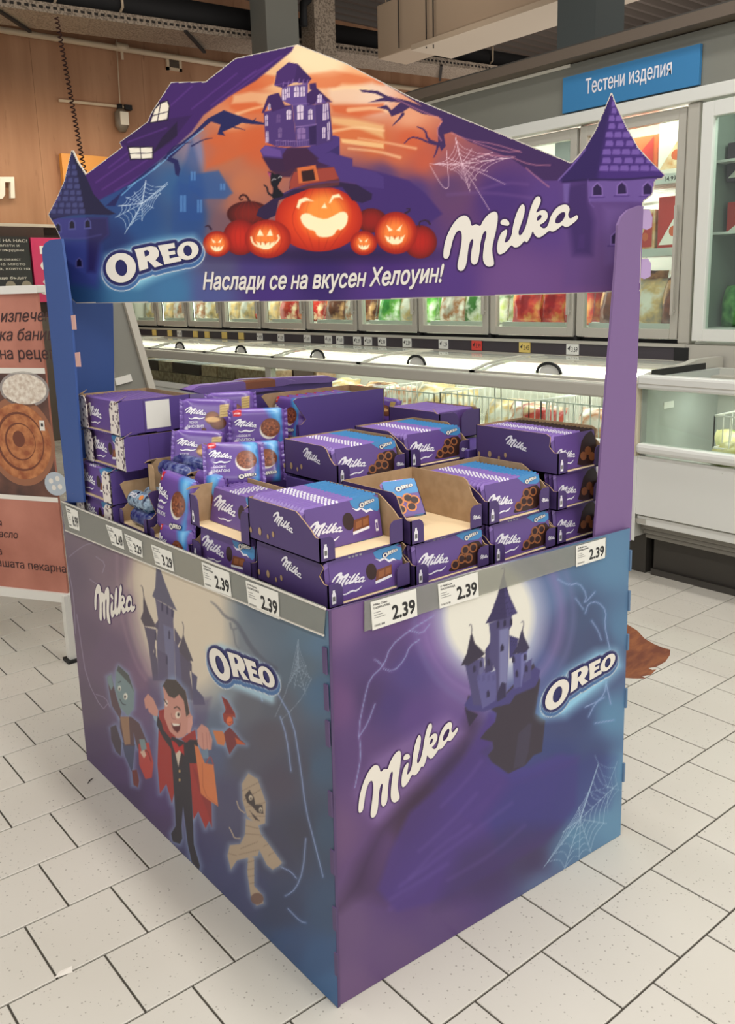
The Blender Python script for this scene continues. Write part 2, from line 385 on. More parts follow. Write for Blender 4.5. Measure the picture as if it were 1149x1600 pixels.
# ceiling: corrugated steel deck
CE=mat('steel_deck',(86,76,68),.6,.1); CD=mat('steel_deck_dark',(52,44,40),.7)
ce=BX('ceiling',-4.5,12.5,-6,7.6,4.75,4.8,CD,kind='structure')
rb=MB()
for k in range(68):
    y=-6+k*.2; rb.add([(-4.5,y,4.75),(-4.5,y+.035,4.69),(-4.5,y+.085,4.69),(-4.5,y+.12,4.75),(12.4,y,4.75),(12.4,y+.035,4.69),(12.4,y+.085,4.69),(12.4,y+.12,4.75)],[(0,4,5,1),(1,5,6,2),(2,6,7,3)],CE)
rb.build('deck_rib',ce,kind='stuff')
for k,y in enumerate((-1.,.6,2.2,3.8,5.4)):
    MB().tube([(3.6,y,4.55),(12,y,4.55)],.02,mat('conduit',(120,105,92),.5),6).build('conduit',ce)
    for j in range(4): MB().tube([(4.6+j*1.9,y,4.55),(4.6+j*1.9,y,4.72)],.01,mat('conduit',(0,0,0)),5).build('conduit_hanger',ce)
# overhead services
DK=mat('black_insulation',(22,21,22),.75); GAL=noisemat('perforated_galvanised',(168,152,134),(120,106,92),60,.5,2,(1,1,1),0,.45,.6); PIPE=mat('cream_pipe',(205,182,152),.45); PALE=mat('painted_beam',(190,166,140),.7)
A=ony(-60,2,6.0); Bp=ony(838,122,6.0); A.z+=0; zt=lambda x:A.z+(Bp.z-A.z)*(x-A.x)/(Bp.x-A.x)
t=empty('cable_tray',(3,6,zt(3)),label='long perforated pale cable tray hanging level under the ceiling before the wood wall',cat='cable tray')
def loc(o,p): o.parent=p; o.matrix_parent_inverse=Matrix.Translation(p.location).inverted(); return o
xl,xr=-1.2,Bp.x
bt=MB(); bt.add([(xl,6.0,zt(xl)),(xr,6.0,zt(xr)),(xr,6.5,zt(xr)),(xl,6.5,zt(xl))],[(0,1,2,3)],GAL); loc(bt.build('tray_floor'),t)
for yy in (6.0,6.5):
    sd=MB(); sd.bar((xl,yy,zt(xl)+.04),(xr,yy,zt(xr)+.04),.012,.08,GAL); loc(sd.build('tray_side'),t)
hol=MB(); x=xl+.1
DH=mat('hole_dark',(40,34,30),.8)
while x<xr-.05:
    hol.add([(x,5.9925,zt(x)+.03),(x+.035,5.9925,zt(x)+.03),(x+.035,5.9925,zt(x)+.052),(x,5.9925,zt(x)+.052)],[(0,1,2,3)],DH); x+=.06
loc(hol.build('slot',kind='stuff'),t)
for xx in (.6,2.35,4.1,5.6,7.4,8.6):
    loc(MB().bar((xx-.25,5.98,zt(xx)-.015),(xx+.25,6.52,zt(xx)-.015),.03,.02,DH).build('tray_bracket'),t)
t=empty('insulated_pipe',(3,6.25,4.0),label='thick black insulated pipe running above the cable tray',cat='pipe')
loc(MB().tube([(xl,6.25,zt(xl)+.26),(xr+.3,6.25,zt(xr)+.2)],.13,DK,14).build('pipe_run'),t)
for xx in (2.7,3.3,6.55,8.15):
    c=MB(); c.tube([(xx,6.25,zt(xx)+.08),(xx,6.1,zt(xx)+.16),(xx,6.1,zt(xx)+.32),(xx,6.25,zt(xx)+.4)],.012,PIPE,6); c.tube([(xx,6.25,zt(xx)+.4),(xx,6.25,4.74)],.008,PIPE,5); loc(c.build('pipe_clamp'),t)
p0=ony(-40,40,7.4);p1=ony(348,101,7.4);p2=ony(722,148,7.4)
sp=empty('sprinkler_pipe',p0,label='thin cream pipe crossing the upper part of the wood wall',cat='pipe')
loc(MB().tube([p0,p1,p2],.03,PIPE,10).build('pipe_run'),sp)
q=ony(190,74,7.4); loc(MB().tube([q-Vector((.06,0,0)),q+Vector((.06,0,0))],.045,PIPE,10).build('coupling'),sp)
loc(MB().tube([q,q-Vector((0,0,.12))],.015,PIPE,6).build('drop_stub'),sp)
# offset duct pieces near the middle pillar
d=empty('offset_cable_duct',ony(490,50,6.3),label='pale perforated duct elbow right of the middle pillar with black cables',cat='duct')
a=ony(485,62,6.0);b=ony(485,-6,6.0)
loc(MB().box(a.x-.13,a.x+.13,5.74,5.97,a.z-.22,a.z+.5,GAL).build('duct_drop'),d)
loc(MB().bar((a.x-.30,5.84,a.z-.28),(a.x+.15,5.84,a.z-.20),.22,.06,GAL).build('duct_foot'),d)
loc(MB().tube([(a.x-.22,5.8,a.z+.05),(a.x-.22,5.8,a.z+.25),(a.x+.05,5.8,a.z+.45),(a.x+.6,5.8,a.z+.55)],.04,DK,8).build('cable'),d)
loc(MB().tube([(a.x-.55,5.8,a.z-.02),(a.x-.4,5.8,a.z+.1),(a.x-.4,5.8,a.z+.6)],.05,DK,8).build('cable'),d)
# pillars
PG=mat('pillar_grey',(112,112,104),.6); PG2=mat('pillar_dark',(78,84,82),.6)
c=ony(411,40,5.9)
o=MB().box(-.17,.17,-.17,.17,0,4.75,PG).build('pillar'); o.location=(c.x+.0,5.70,0); meta(o,'square grey pillar rising behind the peak of the printed header','pillar'); o.rotation_euler=(0,0,math.radians(-8))
c=onx(903,60,4.45); o=MB().box(-.15,.15,-.15,.15,0,4.75,PG2).build('pillar'); o.location=(4.5+.08,c.y,0); meta(o,'dark pillar behind the wall freezer near the blue sign','pillar')
# pale beam
bb=empty('ceiling_beam',(6,4,3.95),label='broad pale concrete beam under the ceiling to the right of the peak',cat='beam')
e0=onx(600,30,6.);e1=onx(603,64,6.)
bm=MB(); bm.box(5.9,6.3,-1,onx(601,40,6).y,onx(683,68,6).z,4.25,PALE); loc(bm.build('beam_body',bevel=.01),bb)
bm=MB(); bm.box(5.82,6.38,-1,onx(601,40,6).y-.6,onx(683,68,6).z-.05,onx(683,68,6).z,mat('beam_flange',(205,184,158),.6)); loc(bm.build('bottom_flange'),bb)
for px in (628,671,682):
    s=onx(px,50,5.9); MB().tube([(5.86,s.y,onx(px,60,5.86).z-.08),(5.86,s.y,4.74)],.006,DK,5).build('suspension_wire',label='thin wire hanging by the pale beam, %s'%{628:'leftmost',671:'middle one',682:'rightmost, close beside another'}[px],cat='wire')
# wall fittings
v=ony(258,88,7.49);v2=ony(283,113,7.49); ve=empty('air_vent',(v.x,7.47,v2.z),label='small square dark vent grille high on the wood wall',cat='vent')
fr=MB(); 
for (x0,x1,z0,z1) in ((v.x,v2.x,v.z-.03,v.z),(v.x,v2.x,v2.z,v2.z+.03),(v.x,v.x+.03,v2.z,v.z),(v2.x-.03,v2.x,v2.z,v.z)): fr.box(x0,x1,7.46,7.49,z0,z1,PIPE)
loc(fr.build('vent_frame'),ve)
loc(MB().box(v.x+.02,v2.x-.02,7.478,7.487,v2.z+.02,v.z-.02,DH).build('backing'),ve)
for k in range(7):
    z=v2.z+.035+k*(v.z-v2.z-.06)/7; loc(MB().box(v.x+.03,v2.x-.03,7.465,7.478,z,z+.008,mat('slat',(90,78,66),.5)).build('slat'),ve)
l0=ony(92,157,7.44);l1=ony(200,168,7.44); lr=empty('wall_lamp',l1,label='small glass wall lamp on a thin white rail on the wood wall',cat='lamp')
loc(MB().bar(l0,l1,.02,.025,PIPE).build('rail'),lr); lx=ony(190,186,7.4)
loc(MB().box(l1.x-.05,l1.x+.03,7.4,7.47,l1.z-.03,l1.z+.02,DK).build('end_block'),lr)
loc(MB().tube([(lx.x,7.42,lx.z+.15),(lx.x,7.42,lx.z+.08)],.03,DK,8).build('lamp_neck'),lr)
loc(MB().tube([(lx.x,7.4,lx.z+.1),(lx.x,7.4,lx.z+.06),(lx.x,7.4,lx.z-.07),(lx.x,7.4,lx.z-.13)],[.035,.07,.07,.035],mat('lamp_body',(120,108,92),.4),12).build('lamp_body'),lr)
loc(MB().box(lx.x-.045,lx.x+.045,7.32,7.335,lx.z-.07,lx.z+.06,mat('lamp_face',(225,215,195),.3)).build('diffuser'),lr)
loc(MB().tube([ony(182,62,7.42),ony(188,168,7.42)],.006,PIPE,5).build('hanging_wire'),lr)
# spiral cable hanging from the tray: a real helix
top=ony(88,26,6.0); bot=ony(133,275,5.6); pts=[]; n=34
for i in range(n*8+1):
    f=i/(n*8); p=top.lerp(bot,f); a=i/8*2*math.pi; pts.append(p+Vector((math.cos(a)*.017,math.sin(a)*.017,0)))
MB().tube(pts,.0058,mat('red_black_cable',(58,26,22),.5),5).build('spiral_cable',label='coiled dark spiral cable hanging down beside the left castle turret',cat='cable')
# bakery side: white letter, orange board, screens, shelf
LW=mat('letter_white',(236,228,212),.5)
a=ony(-2,278,7.45); lt=Print()
s=(ony(22,278,7.45).x-ony(0,278,7.45).x)/22
def P7(px,py,y=7.44): q=ony(px,py,y); return (q.x,q.z)
poly=[P7(*p) for p in [(-2,277),(20,277),(21.5,310),(15,310),(14.5,285),(6,285),(6,305),(2,311),(-4,311),(-4,303),(-2,303)]]
MB().prism(poly,(1,0,0),(0,0,1),(0,7.40,0),(0,1,0),.06,LW).build('sign_letter',label='big white cut-out letter on the wood wall at the left edge',cat='letter')
ob=[P7(*p) for p in [(95,240),(175,252),(170,330),(101,320)]]
x0,z1=P7(94,240);x1,z0=P7(185,345)
ob=empty('orange_sign_board',(x0,7.43,z0),label='orange board on the wood wall behind the left turret',cat='sign')
loc(MB().box(x0,x1,7.41,7.48,z0,z1,mat('orange_board',(222,150,62),.5)).build('board'),ob)
cl=MB()
for (dx,dz,rr) in ((.42,.42,.08),(.52,.46,.1),(.62,.42,.08)): cl.tube([(x0+dx,7.405,z0+dz),(x0+dx,7.40,z0+dz)],rr,LW,16)
loc(cl.build('cloud_print'),ob)
# dark menu screen + pink poster
sx0,sz1=P7(-70,368,7.3);sx1,_=P7(44,372,7.3);_,sz0=P7(20,458,7.3)
ms=empty('menu_board',(sx0,7.3,sz0),label='black menu board with white lines of writing under the wood wall',cat='menu board')
loc(MB().box(sx0,sx1,7.3,7.36,sz0,sz1,mat('menu_black',(36,34,33),.35)).build('board'),ms)
pr=Print(); x=P7(-52,380,7.3)[0]; TW=mat('menu_text',(214,208,196),.6)
lh=(sz1-sz0)/9.5
for i,tx in enumerate(['ПОМАГАЙТЕ НА НАС!','богат избор салати и','различни на утвърдени','продукти','Високо качество и свежест','Избирайте на място','хляб, печива, които на','закуска','Перфектни ще бъдат','готови.']):
    text_to(pr,tx,0,(sz1-sz0)-lh*(.9+i*.78),lh*.62,TW,.002,bold=.012 if i in(0,8) else 0,maxw=(sx1-sx0)*(.92 if i%3==0 else .8 if i%3==1 else .86) if len(tx)>9 else (sx1-sx0)*.35)
for cx in (.62,.85): pr.ell((sx1-sx0)*cx,.07,.05,.05,mat('menu_photo',(150,140,120),.5),.002)
loc(pr.build('printed_text',None,frameM((sx0+.04,7.298,sz0),(1,0,0),(0,-1,0))),ms)
px0,pz1=P7(48,371,7.3);px1,pz0=P7(140,470,7.3)
po=empty('pink_poster',(px0,7.3,pz0),label='pink and white poster beside the black menu board',cat='poster')
loc(MB().box(px0,px1,7.31,7.36,pz0,pz1,mat('poster_pink',(205,48,98),.4)).build('board'),po)
pr=Print(); W=px1-px0;H=pz1-pz0; PW=mat('poster_white',(235,228,222),.5)
pr.rect(.08,H-.16,.42,H-.08,PW,.002); text_to(pr,'КИСЕЛО',.1,H-.145,.05,mat('poster_text',(60,150,150),.5),.003)
text_to(pr,'В',.1,H-.36,.2,PW,.002,bold=.02)
for (cx,cz,rx) in ((.13,.36,.06),(.16,.2,.08),(.1,.12,.06),(.2,.07,.07)): pr.ell(cx,cz,rx,.05,PW,.002,n=8)
loc(pr.build('printed_art',None,frameM((px0,7.308,pz0),(1,0,0),(0,-1,0))),po)
BX('counter_backboard',-2.5,2.85,7.362,7.418,1.2,2.09,RECESS,label='dark backboard carrying the menu boards below the wood wall',cat='panel')
BX('counter',-2.5,2.85,6.75,7.28,0,1.2,mat('counter_dark',(96,84,72),.6),label='dark bakery counter under the menu boards, behind the banner',cat='counter',bevel=.01)
# ================================================================ DISPLAY STAND
CARD=mat('card_edge',(205,196,182),.8); KRAFT=noisemat('kraft_inside',(176,146,112),(164,134,100),40,.85,2)
PRV=vmat('printed_card',.42,.3,coat=.04)
WHT=mat('print_white',(226,219,206),.5); NAVY=mat('print_navy',(48,46,96),.5); SKY=mat('print_skyblue',(84,124,170),.5); OUT=mat('print_outline',(64,38,88),.5); REDP=mat('print_red',(190,38,38),.5)
st=empty('display_stand',(.815,-.02,0),label='big purple and blue halloween chocolate display stand in the aisle',cat='display stand')
def ch(o): return loc(o,st)
# --- logo outlines, traced once in the plane of the front panel
FO=Vector((.388,-.637,0)); FXd=Vector((.870,-.041,0)).normalized(); FN=Vector((-.041,-.870,0)).normalized()*1
FN=Vector((FXd.y,-FXd.x,0))
def fuv(px,py): q=onpl(px,py,FO,FN)-FO; return (q.dot(FXd),q.z)
kM=crop(5.745,540,1110)
M1=kM([(112,905),(118,800),(140,700),(180,590),(225,515),(270,480),(303,505),(312,560),(345,518),(378,530),(390,480),(430,400),(478,352),(500,380),(490,500),(470,620),(465,690),(485,770),(480,800),(440,830),(410,810),(402,760),(410,650),(425,560),(415,540),(395,580),(382,660),(378,750),(370,830),(340,867),(317,845),(320,760),(333,670),(325,650),(305,690),(295,780),(290,880),(270,945),(240,967),(221,945),(230,860),(245,750),(248,660),(235,622),(205,650),(180,730),(165,830),(155,900),(125,922)])
M2=kM([(515,445),(518,412),(548,383),(577,398),(576,428),(550,440)])
M3=kM([(513,697),(498,660),(502,590),(522,510),(558,462),(566,475),(555,540),(547,580),(572,560),(596,500),(602,410),(622,300),(655,212),(677,232),(672,300),(650,400),(638,450),(645,480),(667,450),(690,370),(708,240),(738,130),(765,108),(778,140),(765,190),(742,258),(785,205),(820,205),(825,255),(795,310),(768,332),(800,352),(828,315),(840,230),(880,140),(935,93),(960,125),(945,170),(958,203),(985,170),(1000,148),(1012,165),(990,210),(940,278),(915,264),(898,295),(862,345),(835,345),(815,380),(770,439),(742,420),(732,392),(720,450),(695,512),(683,492),(650,560),(615,587),(595,568),(560,650)])
H1=kM([(752,312),(758,272),(775,247),(788,256),(775,290)]); H2=kM([(868,272),(875,225),(900,180),(925,158),(933,180),(918,230),(892,268)])
LOGO=[([fuv(*p) for p in a],[ [fuv(*p) for p in h] for h in hs]) for a,hs in ((M1,[]),(M2,[]),(M3,[H1,H2]))]
allp=[p for a,_ in LOGO for p in a]
u0,u1=min(p[0] for p in allp),max(p[0] for p in allp); zz0,zz1=min(p[1] for p in allp),max(p[1] for p in allp)
ca,sa=math.cos(-.62),math.sin(-.62)
def nrm(p,ang=None):
    x,y=p[0]-u0,p[1]-zz0; return (x*ca-y*sa,x*sa+y*ca)
NL=[([nrm(p) for p in a],[[nrm(p) for p in h] for h in hs]) for a,hs in LOGO]
xs=[p[0] for a,_ in NL for p in a]; ys=[p[1] for a,_ in NL for p in a]; wl=max(xs)-min(xs)
NL=[([((p[0]-min(xs))/wl,(p[1]-min(ys))/wl) for p in a],[[((p[0]-min(xs))/wl,(p[1]-min(ys))/wl) for p in h] for h in hs]) for a,hs in NL]
# level logo: undo the leftover slant with a shear so that the feet stand on one line
def script_logo(pr,f,m,z,outline=None,ow=.012,sm=2,scale=1):
    for a,hs in NL:
        A_=[f(*p) for p in chaikin(a,sm)]; Hs=[[f(*p) for p in chaikin(h,sm)] for h in hs]
        pr.poly([A_]+Hs,m,z+.00025)
# --- round-letter logo, traced from the header (frontal)
kO=crop(4.104,140,360)
def ellp(cx,cy,rx,ry,rot=0,n=28): return [(cx+rx*math.cos(t)*math.cos(rot)-ry*math.sin(t)*math.sin(rot),cy+rx*math.cos(t)*math.sin(rot)+ry*math.sin(t)*math.cos(rot)) for t in [2*math.pi*i/n for i in range(n)]]
O_=[(ellp(203,240,97,95,-.35),[ellp(205,240,38,53,-.2)]),
    ([(290,122),(395,100),(430,108),(446,135),(445,165),(425,192),(445,205),(472,222),(420,238),(378,196),(372,198),(378,243),(322,262),(310,190),(300,150)],[[(350,132),(372,126),(386,140),(382,158),(358,170)]]),
    ([(440,97),(545,80),(550,112),(505,119),(509,136),(548,129),(553,152),(512,160),(516,180),(582,166),(592,196),(482,219),(470,170)],[]),
    (ellp(632,130,70,58,-.3),[ellp(631,130,27,35,-.2)])]
HP=Vector((.40,.58,0)); HX=(Vector((1.235,-.62,0))-HP).normalized(); HN=Vector((HX.y,-HX.x,0))
def huv(px,py): q=onpl(px,py,HP,HN)-HP; return (q.dot(HX),q.z)
OL=[([huv(*kO([p])[0]) for p in a],[[huv(*kO([p])[0]) for p in h] for h in hs]) for a,hs in O_]
xs=[p[0] for a,_ in OL for p in a]; ys=[p[1] for a,_ in OL for p in a]; wl=max(xs)-min(xs)
OL=[([((p[0]-min(xs))/wl,(p[1]-min(ys))/wl) for p in a],[[((p[0]-min(xs))/wl,(p[1]-min(ys))/wl) for p in h] for h in hs]) for a,hs in OL]
def round_logo(pr,f,z,sc,full=True):
    """f maps unit logo coords to print coords, sc = logo width in metres"""
    for i,(a,hs) in enumerate(OL):
        A_=[f(*p) for p in a]
        if not full:
            xs_=[p[0] for p in A_]; ys_=[p[1] for p in A_]; pr.ell((max(xs_)+min(xs_))/2,(max(ys_)+min(ys_))/2,(max(xs_)-min(xs_))*.60,(max(ys_)-min(ys_))*.62,NAVY,z+i*3e-5)
        pr.poly([A_]+[[f(*p) for p in h] for h in hs],WHT,z+.0007)
def fitlogo(anchor):  # anchor: list of ((lx,ly),(px,py)) three pairs -> affine in plane
    def mk(uvf):
        A_=np.array([[l[0],l[1],1] for l,_ in anchor]); Bm=np.array([uvf(*q) for _,q in anchor]); X=np.linalg.lstsq(A_,Bm,rcond=None)[0]
        return lambda x,y:(float(x*X[0,0]+y*X[1,0]+X[2,0]),float(x*X[0,1]+y*X[1,1]+X[2,1]))
    return mk
def nl_at(i,j): return NL[i][0][j]
# landmark points of the script logo in unit space: M foot left, M apex right, l top, k top, a tail, 2nd foot
LM={'foot':nl_at(0,0),'foot2':nl_at(0,38),'apex':nl_at(0,12),'ltop':nl_at(2,12),'ktop':nl_at(2,22),'tail':nl_at(2,40),'m3':nl_at(0,19),'ibot':nl_at(2,0)}
def oc(i,dx=0,dy=0):  # centre / extreme of letter i in unit space
    P=OL[i][0]; xs=[p[0] for p in P];ys=[p[1] for p in P]; cx,cy=(min(xs)+max(xs))/2,(min(ys)+max(ys))/2
    return (cx+dx*(max(xs)-min(xs))/2,cy+dy*(max(ys)-min(ys))/2)

def luv(px,py): q=onx(px,py,.386); return (-(q.y-.602),q.z)
kF=crop(3.83,680,880); kL=crop(5,300,880)
F_hm=fitlogo([(LM['foot'],(693,400)),(LM['foot2'],(718,424)),(LM['apex'],(774.5,331)),(LM['ltop'],(817,317)),(LM['ktop'],(842.5,304.5)),(LM['tail'],(902,336)),(LM['m3'],(763,417)),(LM['ibot'],(779,399))])(huv)
F_ho=fitlogo([((OL[i][0][j]),kO([O_[i][0][j]])[0]) for i in (0,1,2,3) for j in (0,3,7,9)])(huv)
F_fo=fitlogo([(oc(0,0,1),kF([(745,705)])[0]),(oc(0,0,-1),kF([(712,880)])[0]),(oc(3,0,1),kF([(1040,545)])[0]),(oc(3,0,-1),kF([(1028,632)])[0]),(oc(0,-1,0),kF([(660,800)])[0]),(oc(3,1,0),kF([(1072,585)])[0])])(fuv)
F_lm=fitlogo([(LM['foot'],(147,951)),(LM['foot2'],(158,971)),(LM['apex'],(166,914)),(LM['ltop'],(184,910)),(LM['ktop'],(194,922)),(LM['tail'],(207,944)),(LM['m3'],(170,973)),(LM['ibot'],(178,966))])(luv)
F_lo=fitlogo([(oc(0,0,1),kL([(195,680)])[0]),(oc(0,0,-1),kL([(235,905)])[0]),(oc(3,0,1),kL([(575,790)])[0]),(oc(3,0,-1),kL([(605,980)])[0]),(oc(0,-1,0),kL([(148,740)])[0]),(oc(3,1,0),kL([(648,925)])[0])])(luv)
A_=np.array([[p[0],p[1],1] for a,_ in NL for p in a]); Bm=np.array([p for a,_ in LOGO for p in a]); X_=np.linalg.lstsq(A_,Bm,rcond=None)[0]
F_fm=lambda x,y:(float(x*X_[0,0]+y*X_[1,0]+X_[2,0]),float(x*X_[0,1]+y*X_[1,1]+X_[2,1]))
def topx(P2,org,ex):
    x,y=project(np.array([[org.x+ex.x*u,org.y+ex.y*u,v] for u,v in P2])); return list(zip(x.tolist(),y.tolist()))
H_=lambda P2:topx(P2,HP,HX); F_=lambda P2:topx(P2,FO,FXd); S_=lambda P2:topx(P2,Vector((.386,.602,0)),Vector((0,-1,0)))
def ring_script(p,f,tp,w_,col=(64,38,88)):
    for a,hs in NL: p.poly(tp([f(*q) for q in chaikin(a,1)]),col,1,1.6,w_)
def ring_round(p,f,tp,w_):
    Ls=[[tp([f(q[0]+dx,q[1]+dy) for q in a]) for a,_ in OL] for dx,dy in ((.004,-.03),(0,0))]
    for P in Ls[0]: p.poly(P,(214,216,214),1,1.2,w_*1.75)
    for P in Ls[0]: p.poly(P,(74,110,156),1,1.2,w_*1.5)
    for P in Ls[1]: p.poly(P,(170,186,200),.9,1.2,w_*1.3)
    for P in Ls[1]: p.poly(P,(46,46,98),1,1.4,w_*1.05)
# ------------------------------------------------------------------ panels
EDGE=mat('panel_edge',(86,66,104),.7)
def vpanel(name,tl,tr,br,bl,n,th,step,paintfn,ctr=1.08,off=102):
    """quad card panel: printed fine grid in front, card slab behind"""
    nu=int((Vector(tr)-Vector(tl)).length/step)+1; nv=int((Vector(tl)-Vector(bl)).length/step)+1
    U,V=np.meshgrid(np.linspace(0,1,nu),np.linspace(0,1,nv)); U=U[...,None];V=V[...,None]
    G=(np.array(bl)*(1-U)+np.array(br)*U)*(1-V)+(np.array(tl)*(1-U)+np.array(tr)*U)*V
    me,used=gridmesh(name,G.reshape(-1,3),nu,nv,None,[PRV])
    x,y=project(G.reshape(-1,3)[used]); p=Paint(x,y); paintfn(p); setcol(me,(p.c-110)*ctr+off)
    o=link(name,me); ch(o)
    n=Vector(n); mb=MB(); a=[Vector(q)-n*.0008 for q in (bl,br,tr,tl)]; b=[q-n*th for q in a]
    mb.add(a+b,[(0,1,2,3),(7,6,5,4),(0,4,5,1),(1,5,6,2),(2,6,7,3),(3,7,4,0)],EDGE)
    s=link('card_board',mb.mesh('card'),o); return o
g_='(unused)'
def lerpP(P,dx,dy): return [(x+dx,y+dy) for x,y in P]
def web(p,cx,cy,rays,nr,col,w=.9,a=.8):
    for (x,y) in rays: p.line([(cx,cy),(x,y)],w,col,a,.9,0)
    for k in range(1,nr+1):
        f=k/(nr+.6)
        R_=[(cx+(x-cx)*f,cy+(y-cy)*f) for x,y in rays]
        for i in range(len(R_)-1):
            A_,B_=R_[i],R_[i+1]; m=((A_[0]+B_[0])/2*.86+cx*.14,(A_[1]+B_[1])/2*.86+cy*.14); p.line([A_,m,B_],w*.8,col,a,.9,2)
def castle_front(p):
    k=crop(3.83,680,880)
    dk=(62,55,72);md=(84,78,118);lt=(116,114,154)
    p.poly(k([(178,870),(260,880),(330,870),(370,900),(360,950),(300,1010),(270,1050),(345,1070),(350,1110),(315,1150),(340,1190),(440,1260),(540,1210),(590,1150),(640,1130),(660,940),(600,900),(630,700),(590,600),(420,780),(290,840),(200,790)]),(66,58,70),1,2)
    p.poly(k([(178,870),(260,905),(205,980)]),(58,48,70))
    p.poly(k([(175,850),(220,780),(420,790),(600,620),(630,640),(620,700),(600,740),(480,790),(450,840),(370,860),(290,890),(200,880)]),(78,72,125),1,1.5)
    p.poly(k([(500,1020),(560,960),(580,960),(560,1130),(535,1210),(470,1230)]),(72,66,84),1,2)
    # towers
    p.poly(k([(180,610),(290,560),(300,640),(280,850),(230,850),(205,720)]),md); p.poly(k([(265,580),(300,560),(290,660),(262,700)]),lt,.7)
    p.poly(k([(157,610),(190,540),(213,430),(222,420),(240,480),(300,540),(280,560),(200,612)]),dk)
    p.line(k([(219,430),(222,385),(214,366),(204,374)]),1.3,dk)
    p.poly(k([(250,690),(290,650),(370,645),(365,820),(285,870)]),(100,96,145)); 
    for j in range(4): p.poly(k([(252+j*30,672),(268+j*30,664),(270+j*30,700),(254+j*30,708)]),(92,88,135))
    p.poly(k([(300,520),(340,460),(350,640),(300,660)]),(74,68,105))
    p.poly(k([(322,360),(460,310),(462,370),(445,400),(440,560),(425,800),(370,830),(365,650),(325,560),(330,430)]),md)
    p.poly(k([(385,400),(440,385),(440,560),(425,800),(385,800)]),(124,124,164),1,3)
    p.poly(k([(302,362),(340,290),(375,190),(408,60),(412,60),(440,180),(494,300),(420,330)]),(62,54,92))
    p.poly(k([(410,110),(440,190),(494,300),(430,322)]),(84,76,126),.7,2)
    for yy in (170,205,240,275,300): p.line(k([(378-(yy-170)*.35,yy+6),(440+(yy-170)*.3,yy-6)]),1,(55,48,88),.8)
    for xx in (430,450): p.line(k([(xx-20,140),(xx+15,310)]),.8,(55,48,88),.7)
    p.line(k([(411,70),(418,45),(410,24),(397,36)]),1.4,(88,84,100))
    for xx in (378,418,456): p.poly(k([(xx-8,350+(418-xx)*.2),(xx,335+(418-xx)*.2),(xx+8,345+(418-xx)*.2),(xx+7,375+(418-xx)*.2),(xx-8,382+(418-xx)*.2)]),(52,46,72))
    p.poly(k([(393,500),(403,478),(413,500),(411,525),(392,530)]),(52,46,72))
    p.poly(k([(445,430),(500,450),(480,560),(445,570)]),(70,64,112)); 
    for yy in (445,465,485): p.line(k([(450,yy),(492,yy+8)]),.8,(50,45,80),.8)
    p.poly(k([(465,550),(555,520),(545,580),(520,740),(472,750)]),(94,92,142)); p.poly(k([(515,550),(555,522),(540,590),(515,740)]),(122,122,172),.8)
    p.poly(k([(463,545),(490,500),(515,410),(524,390),(535,440),(566,505),(540,535)]),(62,56,84)); p.line(k([(524,400),(531,365),(527,345),(517,352)]),1.2,(62,56,84))
    p.poly(k([(535,600),(580,570),(575,690),(530,720)]),(88,84,130))
    for (x_,y_) in ((236,630),(275,600),(318,780),(490,660),(470,575),(540,560),(547,630),(320,590)): p.poly(k([(x_-9,y_+22),(x_-9,y_-8),(x_,y_-22),(x_+9,y_-8),(x_+9,y_+20)]),(56,50,78))
    p.poly(k([(372,780),(400,710),(425,720),(425,800),(372,830)]),(60,54,84))
def bolt(p,P,w,col,a=.9): p.line(P,w+3.5,col,a*.25,4,1); p.line(P,w,(150,165,205),a,1,1)
